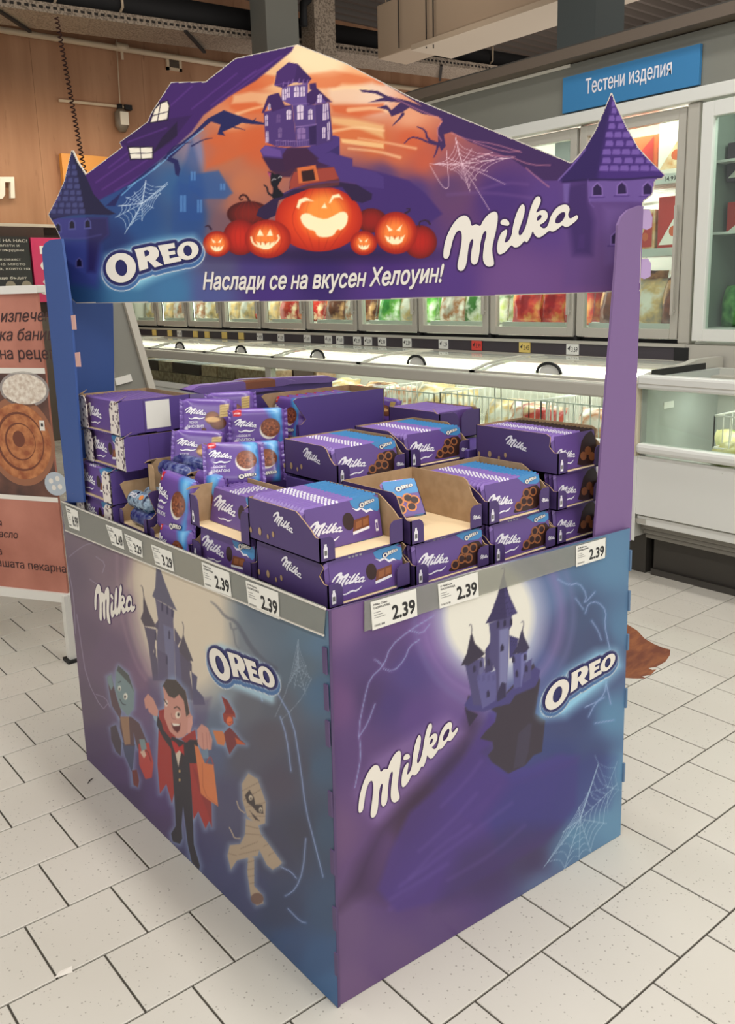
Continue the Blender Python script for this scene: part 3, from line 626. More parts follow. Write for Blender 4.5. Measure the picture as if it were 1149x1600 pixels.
def paint_front(p):
    p.idw([(530,970,(128,98,140)),(530,1100,(112,80,125)),(525,1300,(112,84,122)),(530,1450,(108,84,122)),(540,1550,(112,86,124)),(600,960,(112,82,132)),(600,1020,(92,72,118)),(580,1090,(82,64,105)),(610,1100,(80,64,118)),(640,1050,(86,72,128)),(650,1120,(96,72,130)),(640,1190,(98,72,118)),(560,1180,(96,72,118)),
     (690,1000,(122,92,150)),(720,1090,(112,88,142)),(700,1130,(104,80,138)),(600,1330,(98,72,120)),(590,1260,(108,80,128)),(640,1290,(78,58,82)),(660,1260,(74,54,80)),(640,1400,(92,68,120)),(700,1380,(88,62,122)),(760,1360,(78,58,108)),(690,1440,(98,76,122)),(620,1500,(104,80,122)),(720,1240,(82,62,122)),(720,1300,(88,68,128)),(780,1300,(76,72,130)),(780,1240,(74,66,122)),
     (840,1220,(66,74,130)),(850,1280,(62,66,118)),(880,1180,(62,72,122)),(830,1340,(76,66,100)),(880,1130,(70,78,120)),(850,1040,(76,96,140)),(880,1010,(76,84,118)),(900,960,(76,90,122)),(860,930,(96,130,160)),(960,880,(98,135,165)),(975,980,(92,128,160)),(960,1120,(96,138,170)),(935,1050,(80,92,130)),(930,1000,(74,84,118)),(900,1120,(66,76,118)),(930,1180,(68,80,122)),(968,1200,(98,140,172)),(960,1290,(104,145,175)),(900,1310,(98,138,168)),(880,1330,(92,122,155)),(850,1380,(96,110,145)),(820,1090,(72,92,140)),(800,1020,(140,170,190))],3.6,14)
    p.ell(768,955,112,142,(120,98,158),.35,60); p.ring(770,960,128,16,(150,128,180),.45,.84); p.ring(772,958,148,10,(132,128,175),.3,.84)
    i=p.sub(600,800,930,1160); d=np.hypot((p.x[i]-765)/.84,p.y[i]-962); p.blend(i,(196,200,214),np.clip(1-(d-84)/34,0,1)*.8); p.blend(i,(232,228,214),np.clip(.5-(d-82)/16,0,1))
    k=crop(2.298,500,1180); k2=crop(3.83,680,880)
    # hill and road
    p.poly([(660,1190),(700,1150),(720,1190),(752,1210),(795,1215),(840,1190),(880,1180),(860,1260),(760,1330),(690,1370),(620,1400),(600,1400),(625,1330),(690,1240)],(80,64,128),.55,18)
    p.poly([(690,1250),(745,1170),(765,1120),(772,1100),(778,1120),(760,1150),(770,1180),(800,1200),(830,1200),(870,1180),(900,1180),(860,1250),(760,1300)],(78,64,138),.6,8)
    p.poly([(560,1400),(640,1270),(760,1150),(775,1170),(700,1250),(640,1340),(600,1410)],(62,44,66),.35,26)
    for q in ([(620,1390),(700,1330),(780,1230)],[(640,1400),(740,1310),(800,1250)],[(680,1320),(760,1250)],[(610,1420),(690,1350)]): p.line(q,5,(112,90,160),.35,9)
    p.poly([(530,1420),(570,1390),(600,1300),(650,1250),(700,1215),(735,1180),(752,1130),(740,1110),(700,1170),(650,1235),(600,1290),(560,1350)],(58,42,64),.6,26)
    p.poly([(590,1390),(610,1330),(640,1270),(690,1225),(720,1190),(745,1150),(765,1115),(778,1130),(770,1160),(752,1175),(768,1195),(800,1222),(860,1200),(905,1182),(900,1260),(850,1320),(760,1370),(680,1410),(620,1425)],(82,62,128),.75,9)
    p.poly([(800,1222),(860,1200),(925,1178),(960,1185),(950,1260),(860,1300),(780,1330),(760,1280)],(62,66,128),.55,22)
    p.poly([(720,1330),(800,1290),(880,1290),(850,1360),(760,1400),(680,1420)],(70,58,96),.5,26)
    for q in ([(625,1385),(680,1345),(740,1300),(800,1255)],[(640,1372),(690,1320),(735,1290)],[(655,1330),(700,1290),(745,1240)],[(690,1260),(730,1220),(752,1190)],[(700,1375),(770,1335),(820,1290)],[(610,1405),(660,1375),(700,1350)]): p.line(q,4,(118,98,164),.28,7)
    castle_front(p)
    for P in ([(678,962),(640,985),(610,1010),(600,1040),(578,1060),(570,1090),(560,1140),(565,1180),(555,1230)],[(655,1000),(640,1010),(633,1030),(615,1050),(600,1045)],[(600,1040),(585,1030)],[(586,1100),(575,1130),(562,1150)],[(640,985),(660,990),(672,975)]): bolt(p,P,1.3,(170,140,200),.75)
    for P in ([(872,905),(890,915),(905,910),(918,930),(912,945),(930,925)],[(915,958),(920,942),(935,940),(948,955),(945,975),(950,1000),(955,1020)],[(900,935),(912,952)],[(925,970),(935,985),(940,1000)],[(948,1065),(945,1085),(930,1100),(920,1120)],[(945,1090),(935,1095),(915,1105)],[(960,1125),(930,1130)],[(948,1070),(955,1100)]): bolt(p,P,1.3,(120,170,215),.85)
    web(p,907,1280,[(935,1195),(965,1225),(948,1287),(925,1335),(905,1345),(880,1365),(850,1355),(880,1300),(905,1260),(925,1225),(935,1195)],5,(170,195,215),.9,.8)
    web(p,950,1230,[(930,1180),(965,1190),(972,1235),(950,1270),(915,1240)],2,(150,180,205),.8,.6)
    i=p.sub(820,1000,1010,1140); d=np.full(len(i),1e9); p.glow([(855,1095),(850,1115),(880,1112),(940,1065),(965,1040),(958,1022),(935,1025),(890,1055)],(150,205,230),20,.95)
    p.glow([(565,1240),(590,1278),(640,1230),(720,1145),(700,1125),(640,1160),(590,1190)],(140,112,165),22,.6)
    ring_script(p,F_fm,F_,1.6); ring_round(p,F_fo,F_,4.2)
def char_glow(p,polys,r=9,col=(140,165,195)):
    for P in polys: p.glow(P,col,r,.55)
def paint_left(p):
    p.idw([(100,800,(120,106,116)),(105,900,(108,92,108)),(130,1000,(104,86,106)),(125,1100,(96,80,100)),(140,1170,(80,62,96)),(160,850,(122,106,116)),(180,880,(128,108,120)),(200,960,(126,104,122)),(170,1020,(108,88,112)),(220,1060,(118,92,118)),(225,1100,(106,84,118)),(200,1200,(84,64,104)),(200,1250,(72,54,92)),(240,1290,(78,60,98)),(250,1250,(82,62,108)),
     (230,900,(196,178,160)),(300,950,(198,182,160)),(310,1000,(190,178,160)),(340,920,(150,150,148)),(360,960,(120,130,138)),(400,950,(98,110,124)),(440,960,(96,110,124)),(480,980,(94,115,132)),(505,1000,(92,118,142)),(505,1080,(78,105,132)),(470,1050,(92,106,120)),(430,1100,(92,96,108)),(390,1100,(100,102,112)),(345,1080,(130,140,148)),(320,1090,(120,128,142)),
     (330,1140,(96,108,128)),(330,1180,(84,92,120)),(380,1180,(86,84,98)),(420,1150,(88,84,96)),(440,1220,(80,74,90)),(360,1250,(78,76,104)),(470,1200,(78,78,94)),(500,1200,(72,92,116)),(510,1300,(66,84,108)),(470,1300,(66,66,84)),(430,1320,(66,66,88)),(300,1340,(68,66,104)),(340,1370,(68,70,108)),(380,1400,(66,70,106)),(440,1420,(58,66,94)),(450,1480,(58,80,118)),(500,1500,(58,88,128)),(520,1540,(62,98,140)),(515,1420,(62,82,112)),(260,1180,(92,78,120)),(290,1130,(96,84,126))],3.8,10)
    k=crop(6.383,180,860)
    i=p.sub(150,780,420,1150); dx=(p.x[i]-284)/86; dy=(p.y[i]-(955+(p.x[i]-282)*.35))/150; d=np.hypot(dx,dy); p.blend(i,(214,200,178),np.clip(.5-(d-.9)/.34,0,1)*.95)
    for o_ in (0,10,22): p.line([(205-o_,840),(205-o_,920),(215-o_,980),(235-o_,1040),(250-o_,1062)],3,(168,140,150),.45,6)
    # castle
    c1=(104,98,120);c2=(92,84,104);c3=(118,118,146)
    p.poly(k([(290,760),(410,790),(395,970),(380,1010),(420,1080),(440,1300),(380,1300),(330,930)]),c2)
    p.poly(k([(255,680),(280,610),(280,500),(285,440),(300,500),(340,620),(415,770),(290,755)]),(86,76,86)); p.line(k([(285,460),(280,400),(268,355),(252,352)]),1,(86,76,86))
    p.poly(k([(400,480),(590,600),(580,700),(590,900),(600,1290),(430,1290),(415,900),(430,700)]),c1); p.poly(k([(480,740),(580,780),(600,1290),(520,1280)]),c3,.8,2)
    p.poly(k([(370,455),(400,370),(410,165),(445,170),(500,330),(555,470),(615,600),(540,560),(400,480)]),(98,94,112))
    p.poly(k([(400,735),(440,680),(430,790),(410,780)]),c2)
    p.poly(k([(590,770),(660,890),(600,1000)]),c2); p.poly(k([(630,1010),(750,1100),(745,1230),(790,1500),(680,1480)]),c2)
    p.poly(k([(625,1000),(660,900),(680,830),(700,900),(780,1105),(720,1100)]),(88,80,92)); p.line(k([(680,850),(685,760),(670,712)]),1,(88,80,92))
    p.poly(k([(420,985),(520,1040),(530,1300),(440,1300)]),(96,88,112)); p.poly(k([(590,900),(640,980),(680,1480),(610,1480)]),(100,96,124))
    p.poly(k([(760,1210),(820,1260),(810,1380),(880,1460),(900,1540),(780,1540)]),(88,84,110))
    for (x_,y_) in ((405,850),(398,1010),(470,560),(520,590),(570,620),(540,840),(515,1090),(755,1160)): p.poly(k([(x_-9,y_+40),(x_-9,y_-30),(x_,y_-45),(x_+9,y_-20),(x_+9,y_+50)]),(66,60,84),.9)
    p.poly([(232,1060),(255,1050),(270,1080),(290,1095),(330,1090),(322,1130),(300,1200),(240,1180)],(96,86,116),.6,8)
    for P in ([(108,870),(120,860),(135,850),(150,848)],[(150,870),(165,880),(160,895)],[(140,905),(155,915),(165,935),(158,950)],[(120,960),(126,1000),(135,1060),(160,1110),(168,1100)],[(105,880),(115,930),(118,990)],[(150,1085),(165,1090),(172,1105)]): p.line(P,1.2,(168,158,178),.6)
    for P in ([(432,1080),(458,1125),(470,1200),(478,1265),(490,1310),(505,1370)],[(438,1120),(448,1150),(455,1205)],[(478,1310),(474,1360),(462,1390),(446,1400)],[(440,1355),(455,1362),(463,1372)],[(400,1065),(410,1095)],[(450,1420),(470,1440),(478,1442)]): bolt(p,P,1.4,(120,160,210),.8)
    for P,w_ in (([(330,940),(340,948),(352,964),(368,970),(378,986),(390,1008),(408,1030),(430,1045)],(2,9)),([(360,974),(362,984),(370,982)],(3,2)),([(365,986),(368,1008),(374,1014)],(1.6,1))): p.line(P,w_,(84,86,100),.6,3)
    web(p,466,1042,[(466,1000),(480,1040),(487,1062),(478,1085),(460,1075),(452,1068),(462,1030),(466,1000)],4,(150,165,180),.8,.7)
    p.line([(466,1000),(452,1070),(430,1120)],1,(150,165,180),.6); p.line([(487,1060),(470,1095),(440,1125)],1,(150,165,180),.6)
    # --- green boy
    k=crop(4,150,1020); G=(120,138,140)
    body=[k([(150,400),(220,400),(270,440),(320,560),(300,610),(260,600),(235,500),(240,580),(180,580),(150,470)]),k([(125,120),(140,80),(200,130),(240,240),(235,350),(200,395),(150,340),(120,230)]),k([(70,150),(95,135),(110,200),(130,280),(160,370),(150,410),(100,330),(80,220)]),k([(175,570),(240,570),(235,720),(270,800),(262,840),(225,830),(215,720),(180,640)]),k([(90,470),(120,450),(160,560),(155,640),(120,610)])]
    char_glow(p,body,8)
    p.poly(k([(90,465),(125,450),(160,560),(155,645),(125,615),(95,540)]),(74,62,74)); p.poly(k([(165,560),(245,570),(230,720),(222,740),(180,640)]),(74,78,104)); p.poly(k([(225,735),(255,730),(270,800),(262,842),(235,825)]),(112,56,56))
    p.poly(body[0],(92,68,74)); p.poly(k([(150,400),(205,400),(215,570),(180,575)]),(150,116,92)); p.poly(body[2],(92,70,78)); p.poly(k([(70,150),(95,135),(110,205),(95,235),(75,190)]),G)
    p.poly(body[1],G); p.poly(k([(130,110),(140,78),(205,140),(235,240),(215,200),(150,130)]),(82,84,84)); p.ell(*k([(147,222)])[0],2.4,4,(225,220,205)); p.ell(*k([(185,272)])[0],3.2,5,(225,220,205)); p.ell(*k([(147,226)])[0],1,2,(40,35,40)); p.ell(*k([(182,275)])[0],1.3,2.2,(40,35,40))
    p.line(k([(150,290),(165,320),(185,325)]),1.2,(50,50,60)); p.line(k([(155,180),(140,185)]),1.2,(50,55,60))
    p.poly(k([(265,570),(330,560),(360,690),(350,780),(310,790),(270,700)]),(176,66,62)); p.line(k([(290,640),(320,600),(345,680)]),1.4,(120,40,44)); p.poly(k([(275,620),(300,600),(315,640),(300,660)]),(205,170,150)); p.poly(k([(270,540),(305,540),(318,600),(285,615)]),G)
    # --- vampire boy
    S=(196,140,126)
    cape=[k([(395,360),(430,350),(500,520),(480,700),(490,870),(475,940),(440,820),(400,880),(385,700)]),k([(560,520),(620,480),(630,560),(720,900),(725,1090),(708,1050),(685,1100),(640,990),(610,1040),(580,700)])]
    suit=k([(385,390),(400,420),(470,520),(560,560),(640,540),(630,690),(585,690),(600,900),(612,1200),(650,1330),(645,1360),(600,1310),(575,1200),(545,960),(535,1080),(540,1160),(525,1195),(480,1180),(470,1130),(500,1080),(490,900),(470,600),(420,530),(380,450)])
    char_glow(p,cape+[suit,k([(415,200),(480,160),(560,230),(600,400),(540,530),(450,480)])],10)
    for P in cape: p.poly(P,(158,52,50))
    p.poly(k([(600,700),(720,900),(725,1090),(700,1000),(640,850)]),(128,44,46),.6,3); p.poly(k([(575,540),(625,545),(640,690),(590,690)]),(52,52,66))
    p.poly(suit,(48,44,54)); p.poly(k([(470,560),(560,590),(540,700),(515,715),(490,640)]),(52,40,48)); p.poly(k([(488,590),(535,610),(515,715)]),(205,190,170))
    p.poly(k([(470,545),(500,560),(520,590),(548,570),(552,640),(520,610),(500,630),(485,600)]),(178,42,44)); p.poly(k([(395,365),(425,355),(480,480),(470,540),(420,480)]),(150,50,50)); p.poly(k([(530,540),(600,490),(625,520),(560,560)]),(150,50,50))
    p.poly(k([(418,210),(440,170),(500,170),(560,240),(590,380),(605,400),(590,480),(550,525),(510,535),(460,490),(425,400),(430,300)]),S); p.poly(k([(575,410),(600,395),(605,440),(590,500),(572,505)]),(205,150,138))
    p.poly(k([(415,210),(440,165),(500,170),(560,240),(585,380),(565,400),(550,300),(520,260),(490,285),(455,270),(425,215)]),(74,64,62)); 
    p.ell(*k([(440,315)])[0],2.6,5,(225,205,190)); p.ell(*k([(512,388)])[0],4,5.5,(228,210,190)); p.ell(*k([(516,386)])[0],1.7,2.6,(60,35,30)); p.line(k([(425,290),(445,320)]),1.5,(60,45,42)); p.line(k([(490,345),(510,335),(525,355)]),1.8,(60,45,42))
    p.poly(k([(470,440),(500,455),(528,440),(525,480),(510,500),(485,480)]),(92,30,36)); p.poly(k([(474,440),(525,446),(520,456),(485,458)]),(230,220,205)); p.line(k([(470,380),(475,410),(495,415)]),1,(160,105,95))
    p.poly(k([(300,290),(325,255),(360,290),(390,360),(385,400),(355,390),(330,370),(325,345),(310,350)]),S); p.poly(k([(355,390),(385,400),(380,430),(365,420)]),(140,158,170))
    p.poly(k([(632,480),(660,445),(700,470),(728,540),(722,605),(690,610),(660,600),(635,560)]),S); 
    for q in (665,690,708): p.line(k([(q,500),(q+8,600)]),.9,(160,100,95),.8)
    p.poly(k([(660,610),(700,600),(705,660),(670,660)]),(110,130,150)); p.poly(k([(615,575),(640,590),(680,690),(735,700),(765,960),(690,910),(655,880),(640,760)]),(204,118,74)); p.line(k([(665,690),(670,880),(760,950)]),1,(168,88,56),.8)
    for y_ in (740,795): p.ell(*k([(523,y_)])[0],1.4,2.2,(210,170,110))
    p.line(k([(690,690),(715,640),(735,700)]),1.2,(175,60,50))
    # --- small witch on a broom
    W_=(150,62,50)
    wp=[k([(785,270),(820,295),(870,380),(872,405),(855,400),(860,440),(835,460),(800,430),(792,380),(815,370)]),k([(800,500),(835,465),(870,500),(900,540),(940,575),(880,570),(835,635),(815,580)]),k([(730,485),(790,490),(815,530),(800,580),(760,570)])]
    char_glow(p,wp,9); p.poly(wp[2],(196,118,74)); p.poly(wp[1],(118,52,56)); p.poly(k([(870,530),(940,575),(880,570)]),(190,90,50)); p.poly(wp[0],W_); p.ell(*k([(835,425)])[0],4.6,6.5,(214,110,70)); p.poly(k([(788,275),(822,298),(865,385),(800,380),(818,340)]),(128,48,50)); p.line(k([(828,435),(838,440),(845,430)]),.9,(90,40,40))
    # --- mummy
    k=crop(2.759,120,1000); MU=(168,148,126)
    mp=[k([(712,620),(740,575),(780,600),(815,700),(812,790),(780,800),(735,760),(715,690)]),k([(730,770),(780,790),(800,860),(780,930),(730,940),(690,950),(665,990),(650,930),(660,885),(705,880),(725,840)]),k([(770,810),(820,870),(885,960),(870,975),(845,990),(820,970),(775,880)]),k([(740,930),(765,940),(765,1060),(800,1100),(805,1135),(775,1145),(750,1100),(735,1000)])]
    char_glow(p,mp,10,(150,165,180))
    for P in mp: p.poly(P,MU)
    for (a_,b_) in (((715,650),(790,610)),((720,690),(800,640)),((730,720),(812,700)),((740,760),(812,760)),((705,900),(780,870)),((700,925),(785,905)),((735,960),(768,950)),((735,990),(768,985)),((738,1020),(768,1015)),((745,1050),(770,1045)),((790,850),(805,840)),((805,890),(825,880)),((825,930),(850,915)),((655,920),(690,930)),((728,800),(790,815)),((728,835),(795,840))): p.line(k([a_,b_]),.9,(112,96,84),.75)
    p.poly(k([(725,670),(745,645),(765,680),(770,710),(800,710),(805,750),(780,745),(755,715),(735,700)]),(66,56,56)); p.ell(*k([(750,680)])[0],3,4.2,(205,190,165)); p.ell(*k([(793,732)])[0],2.6,4,(205,190,165)); p.ell(*k([(751,683)])[0],1.2,1.8,(50,40,40)); p.ell(*k([(793,734)])[0],1.1,1.7,(50,40,40))
    p.poly(k([(745,735),(790,780),(770,775)]),(70,58,56)); p.ell(*k([(778,1115)])[0],10,9,(112,84,76),.9)
    for P in ([(690,695),(700,730),(725,745)],[(658,808),(672,835),(680,855),(705,855)]): p.line(k(P),1.6,(178,160,138))
    p.glow([(328,1015),(345,1062),(425,1095),(432,1060),(400,1035),(345,1010)],(165,195,210),11,.9); p.glow([(150,930),(160,955),(180,975),(206,955),(200,925)],(140,118,132),10,.4)
    ring_script(p,F_lm,S_,1.1); ring_round(p,F_lo,S_,4.4)
def paint_header(p):
    p.idw([(110,455,(54,84,122)),(120,400,(52,72,120)),(200,455,(68,116,152)),(270,455,(72,120,158)),(250,400,(66,108,150)),(330,455,(86,92,142)),(420,455,(78,54,122)),(600,450,(88,60,128)),(800,450,(112,80,132)),(950,440,(112,78,128)),(980,330,(98,72,128)),(200,300,(48,76,128)),(220,345,(46,82,132)),(180,380,(40,58,108)),(300,340,(50,82,128)),(280,290,(60,98,142)),(320,235,(128,128,158)),(335,300,(118,98,112)),(350,350,(120,90,98)),
     (350,250,(182,112,82)),(380,290,(186,116,84)),(370,320,(170,108,88)),(400,230,(196,100,62)),(340,215,(190,110,78)),(360,190,(214,142,100)),(380,160,(205,110,70)),(440,110,(228,182,136)),(470,85,(240,212,172)),(510,95,(242,208,168)),(560,115,(232,172,126)),(590,150,(226,188,166)),(545,200,(205,122,84)),(590,225,(200,108,66)),(620,240,(195,106,74)),(640,220,(198,98,64)),(665,250,(188,94,70)),(640,180,(220,156,122)),(690,262,(150,92,100)),
     (600,275,(96,68,112)),(650,300,(84,62,118)),(700,290,(98,68,108)),(780,310,(80,54,116)),(860,330,(92,66,128)),(640,345,(78,54,118)),(600,425,(78,48,116)),(700,440,(90,62,126)),(500,430,(64,42,106)),(400,415,(78,64,122)),(340,410,(90,86,120)),(560,300,(82,58,112))],3.6,9)
    k=crop(3.83,300,60)
    # clouds
    for P,c_,s_ in ((k([(350,250),(430,215),(500,225),(495,270),(420,300),(300,310)]),(206,104,60),5),(k([(690,215),(850,190),(950,210),(1149,250),(1149,280),(900,270),(860,300),(700,300)]),(212,112,66),6),(k([(230,400),(330,385),(420,400),(425,450),(300,445),(230,420)]),(208,106,60),5),(k([(830,400),(960,395),(1149,385),(1149,440),(1000,470),(850,440)]),(205,100,58),5),(k([(60,600),(200,560),(420,530),(440,620),(300,700),(80,790)]),(200,100,58),8),(k([(840,510),(1000,540),(1149,600),(1149,640),(900,620),(840,560)]),(204,112,66),5),
        (k([(250,340),(350,320),(480,330),(430,400),(380,380),(240,390)]),(226,182,140),5),(k([(820,300),(950,290),(1080,260),(1149,300),(1149,380),(1000,390),(850,390),(820,350)]),(230,200,174),8),(k([(830,470),(960,480),(1149,520),(1149,600),(1000,540),(840,510)]),(228,188,134),6),(k([(890,600),(1000,610),(1149,630),(1149,660),(1000,640),(900,625)]),(238,206,150),3)):
        p.poly(P,c_,.75,s_)
    p.ell(500,92,50,22,(248,220,180),.6,18)
    for q,w_ in (([(545,232),(590,236),(625,246)],(3,5)),([(520,205),(560,198),(600,204)],(5,3)),([(545,172),(590,168),(612,176)],(7,4)),([(370,178),(395,170),(412,166)],(5,3)),([(352,196),(380,190),(405,192)],(4,2)),([(560,216),(600,222),(650,232)],(2,4)),([(520,140),(548,136),(575,140)],(4,6))): p.line(q,w_,(240,206,160),.6,3.5)
    # blue ghost houses
    p.poly(k([(-20,820),(160,790),(245,925),(200,960),(60,960),(-20,900)]),(50,92,150),.75,4); p.poly(k([(-80,860),(60,900),(60,1090),(-80,1090)]),(48,82,140),.6,6)
    p.poly([(268,395),(268,300),(290,250),(300,215),(312,260),(322,300),(318,395)],(48,82,138),.5,8)
    for (x_,y_,w_,h_) in ((286,318,5,26),(312,322,4,20),(348,292,4,10),(302,275,4,14)): p.poly([(x_-w_,y_-h_/2),(x_+w_,y_-h_/2),(x_+w_,y_+h_/2),(x_-w_,y_+h_/2)],(96,140,190),.7,1.5); p.line([(x_,y_-h_/2),(x_,y_+h_/2)],1,(48,82,138))
    # left roof
    kk=crop(2.298,60,50)
    p.poly([(60,330),(137,268),(186,223),(230,150),(267,120),(321,120),(367,85),(465,62),(456,80),(400,126),(356,152),(318,180),(300,205),(262,240),(225,270),(203,288),(160,310),(120,330)],(72,38,104),1,3)
    p.poly([(186,223),(230,191),(300,180),(268,222),(240,240),(205,232)],(60,30,86),.8,2); p.poly([(254,214),(277,190),(277,212),(250,232),(238,240)],(44,24,62),.9,2)
    for P in ([(150,285),(215,240)],[(160,296),(230,250)],[(180,298),(240,262)],[(330,165),(400,110)],[(345,160),(425,98)],[(300,170),(370,115)],[(250,180),(300,135)],[(380,125),(440,88)],[(200,222),(260,200)],[(170,262),(205,235)]): p.line(P,2.4,(104,66,138),.6,2.5)
    p.poly([(233,193),(240,170),(250,160),(262,156),(266,165),(263,188)],(40,24,50)); p.poly([(235.5,191),(242,171.5),(250.5,162.5),(261,158.5),(264,166),(261,186)],(228,218,200)); p.line([(251,162),(246,190)],1.3,(40,24,50)); p.line([(238,181),(264,174)],1.3,(40,24,50))
    p.poly([(199,229),(240,229),(240,249),(203,250)],(40,24,50)); p.poly([(201,231),(238,230.5),(238,247),(205,248)],(230,222,205)); p.line([(219,230),(221,249)],1.3,(40,24,50)); p.line([(201,240),(239,239)],1.3,(40,24,50))
    # blue branch under the roof
    p.poly([(165,322),(200,292),(240,262),(262,240),(300,210),(325,185),(350,172),(365,178),(395,188),(413,192),(413,195),(395,194),(378,192),(362,200),(348,206),(352,212),(340,210),(345,195),(330,190),(318,200),(290,225),(268,246),(278,250),(282,265),(279,276),(274,272),(272,256),(256,248),(235,262),(212,280),(190,300),(180,322)],(40,40,92),1,1.5)
    for P in ([(200,292),(232,272),(250,255)],[(262,245),(300,215),(318,202)],[(190,305),(212,285)],[(240,266),(262,247)]): p.line(P,1.5,(130,180,215),.8,1.5)
    for P in ([(300,228),(318,218),(332,216)],[(262,240),(275,226),(300,222)],[(360,198),(372,200),(383,203)],[(395,190),(400,185)]): p.line(P,(2.6,.8),(38,36,84),.9)
    web(p,222,318,[(228,282),(262,288),(252,302),(240,325),(222,345),(205,352),(195,365),(180,340),(186,322),(196,308),(210,300),(228,282)],5,(190,205,220),.9,.85)
    for P in ([(222,318),(262,285)],[(222,318),(185,322)],[(222,318),(228,282)]): p.line(P,1,(200,212,225),.8)
    # right branches
    B=(70,46,92)
    p.poly([(600,130),(640,142),(700,170),(784,205),(900,250),(872,282),(850,282),(820,262),(800,248),(770,236),(735,222),(706,206),(694,210),(697,228),(690,236),(685,225),(684,200),(692,190),(685,182),(660,178),(640,168),(628,176),(612,182),(606,172),(590,168),(604,164),(612,172),(626,160),(600,158),(576,160),(600,152),(586,146),(566,144),(562,140),(590,142),(606,150),(640,158),(660,166)],B,1,1.2)
    for P,w_ in (([(652,198),(665,203),(668,218),(685,225)],(1.5,5)),([(632,224),(642,214),(656,216),(668,222),(684,226)],(1.5,4)),([(630,178),(624,186),(614,196)],(5,1)),([(648,154),(656,162),(668,168)],(1,4)),([(685,226),(682,238),(678,246)],(4,1.2))): p.line(P,w_,B)
    for P in ([(690,190),(682,206),(690,220)],[(706,208),(735,220),(770,224),(815,238)],[(740,222),(790,238),(812,236)],[(800,246),(830,258),(860,258)],[(822,262),(840,278),(858,292)],[(610,150),(650,170),(690,186)],[(750,240),(780,244),(805,245)]): p.line(P,1.5,(205,140,150),.7,1.8)
    web(p,722,256,[(712,215),(738,232),(770,238),(802,246),(762,268),(745,282),(735,300),(722,280),(704,266),(675,256),(698,246),(712,215)],4,(225,195,205),.9,.8)
    for P in ([(722,256),(802,246)],[(722,256),(765,328)],[(672,256),(722,258)],[(672,258),(690,290),(698,296),(702,290),(698,235)],[(722,256),(790,288)],[(712,215),(722,256)]): p.line(P,1,(225,195,205),.75)
    for P in ([(750,296),(790,285),(825,288)],[(700,304),(760,300),(840,310)]): p.line(P,4,(120,88,140),.4,5)
    # cliff + hills
    p.poly(k([(885,700),(960,720),(960,765),(1120,800),(1300,850),(1400,930),(1500,1050),(1149,1300),(700,1300),(640,1100),(600,900),(620,760),(800,700)]),(74,50,112),1,4)
    p.poly(k([(408,670),(440,640),(560,655),(700,650),(850,580),(885,590),(885,700),(960,725),(960,770),(1100,800),(1149,830),(1149,900),(900,870),(800,760),(620,760),(560,800),(470,790),(430,720)]),(82,60,122))
    p.poly(k([(420,710),(540,720),(600,660),(690,660),(760,720),(700,760),(620,780),(590,830),(520,830),(470,790)]),(64,34,66),.9,3); p.poly(k([(800,690),(880,640),(882,700),(830,680)]),(66,48,104)); p.poly(k([(440,640),(530,670),(540,710),(430,700),(410,670)]),(112,84,150),.8,2)
    # haunted house
    R_=(70,42,96);Bd=(84,60,116);Lt=(104,80,140)
    p.poly(k([(430,440),(600,400),(630,650),(500,645),(440,620)]),Bd); p.poly(k([(600,380),(690,390),(740,400),(745,640),(630,650)]),(92,70,126)); p.poly(k([(740,395),(822,385),(845,612),(742,642)]),(80,58,112)); p.poly(k([(700,530),(745,520),(745,640),(705,640)]),(58,36,86))
    p.poly(k([(540,290),(695,270),(692,400),(600,400),(535,370)]),Lt); p.poly(k([(418,445),(455,345),(480,335),(520,325),(555,400),(600,400),(480,440),(462,385),(430,448)]),R_)
    p.poly(k([(685,335),(740,290),(838,380),(790,385),(765,340),(735,395),(690,400)]),R_); p.poly(k([(735,395),(765,335),(805,385)]),Lt); p.poly(k([(703,272),(742,266),(748,300),(706,310)]),R_)
    p.poly(k([(493,282),(508,200),(578,143),(632,152),(716,240),(692,272),(612,262),(545,298)]),(78,48,108)); p.poly(k([(612,262),(632,152),(716,240),(692,272)]),(66,38,94),.8)
    for q in ((545,285),(575,278),(600,270),(640,262),(665,268),(690,270)): p.line(k([q,(q[0]+4,q[1]-22)]),1.2,(150,118,172),.9)
    p.line(k([(495,280),(612,258),(692,270)]),1.2,(122,92,150),.8); p.line(k([(600,398),(690,388),(700,392)]),1.4,(128,100,158),.8); p.line(k([(620,530),(745,515)]),1.4,(150,122,172),.8)
    def win(x_,y_,w_,h_,c_=(214,196,212)):
        p.poly(k([(x_-w_/2,y_+h_/2),(x_-w_/2,y_-h_/2+6),(x_,y_-h_/2-3),(x_+w_/2,y_-h_/2+4),(x_+w_/2,y_+h_/2-2)]),c_,1,.8); p.line(k([(x_,y_-h_/2),(x_,y_+h_/2)]),.8,(84,60,116)); p.line(k([(x_-w_/2,y_),(x_+w_/2,y_)]),.7,(84,60,116))
    for a_ in ((553,335,22,66),(577,325,18,64),(626,320,28,64),(663,318,28,62),(463,410,14,34),(447,492,16,66),(450,590,16,66),(580,457,28,58),(649,442,38,86),(710,455,24,60),(764,360,26,50),(793,440,18,100),(812,435,12,100),(790,565,18,70),(818,555,14,110),(528,565,20,60,(130,105,150)),(655,570,50,70,(140,112,160)),(518,480,24,50,(112,86,136))): win(*a_)
    for q in range(505,700,14): p.line(k([(q,612),(q,640)]),.8,(140,112,160),.8)
    p.line(k([(500,610),(625,618),(700,608)]),1.2,(140,112,160),.9); p.line(k([(500,640),(630,648),(740,636)]),1.2,(110,84,140),.9)
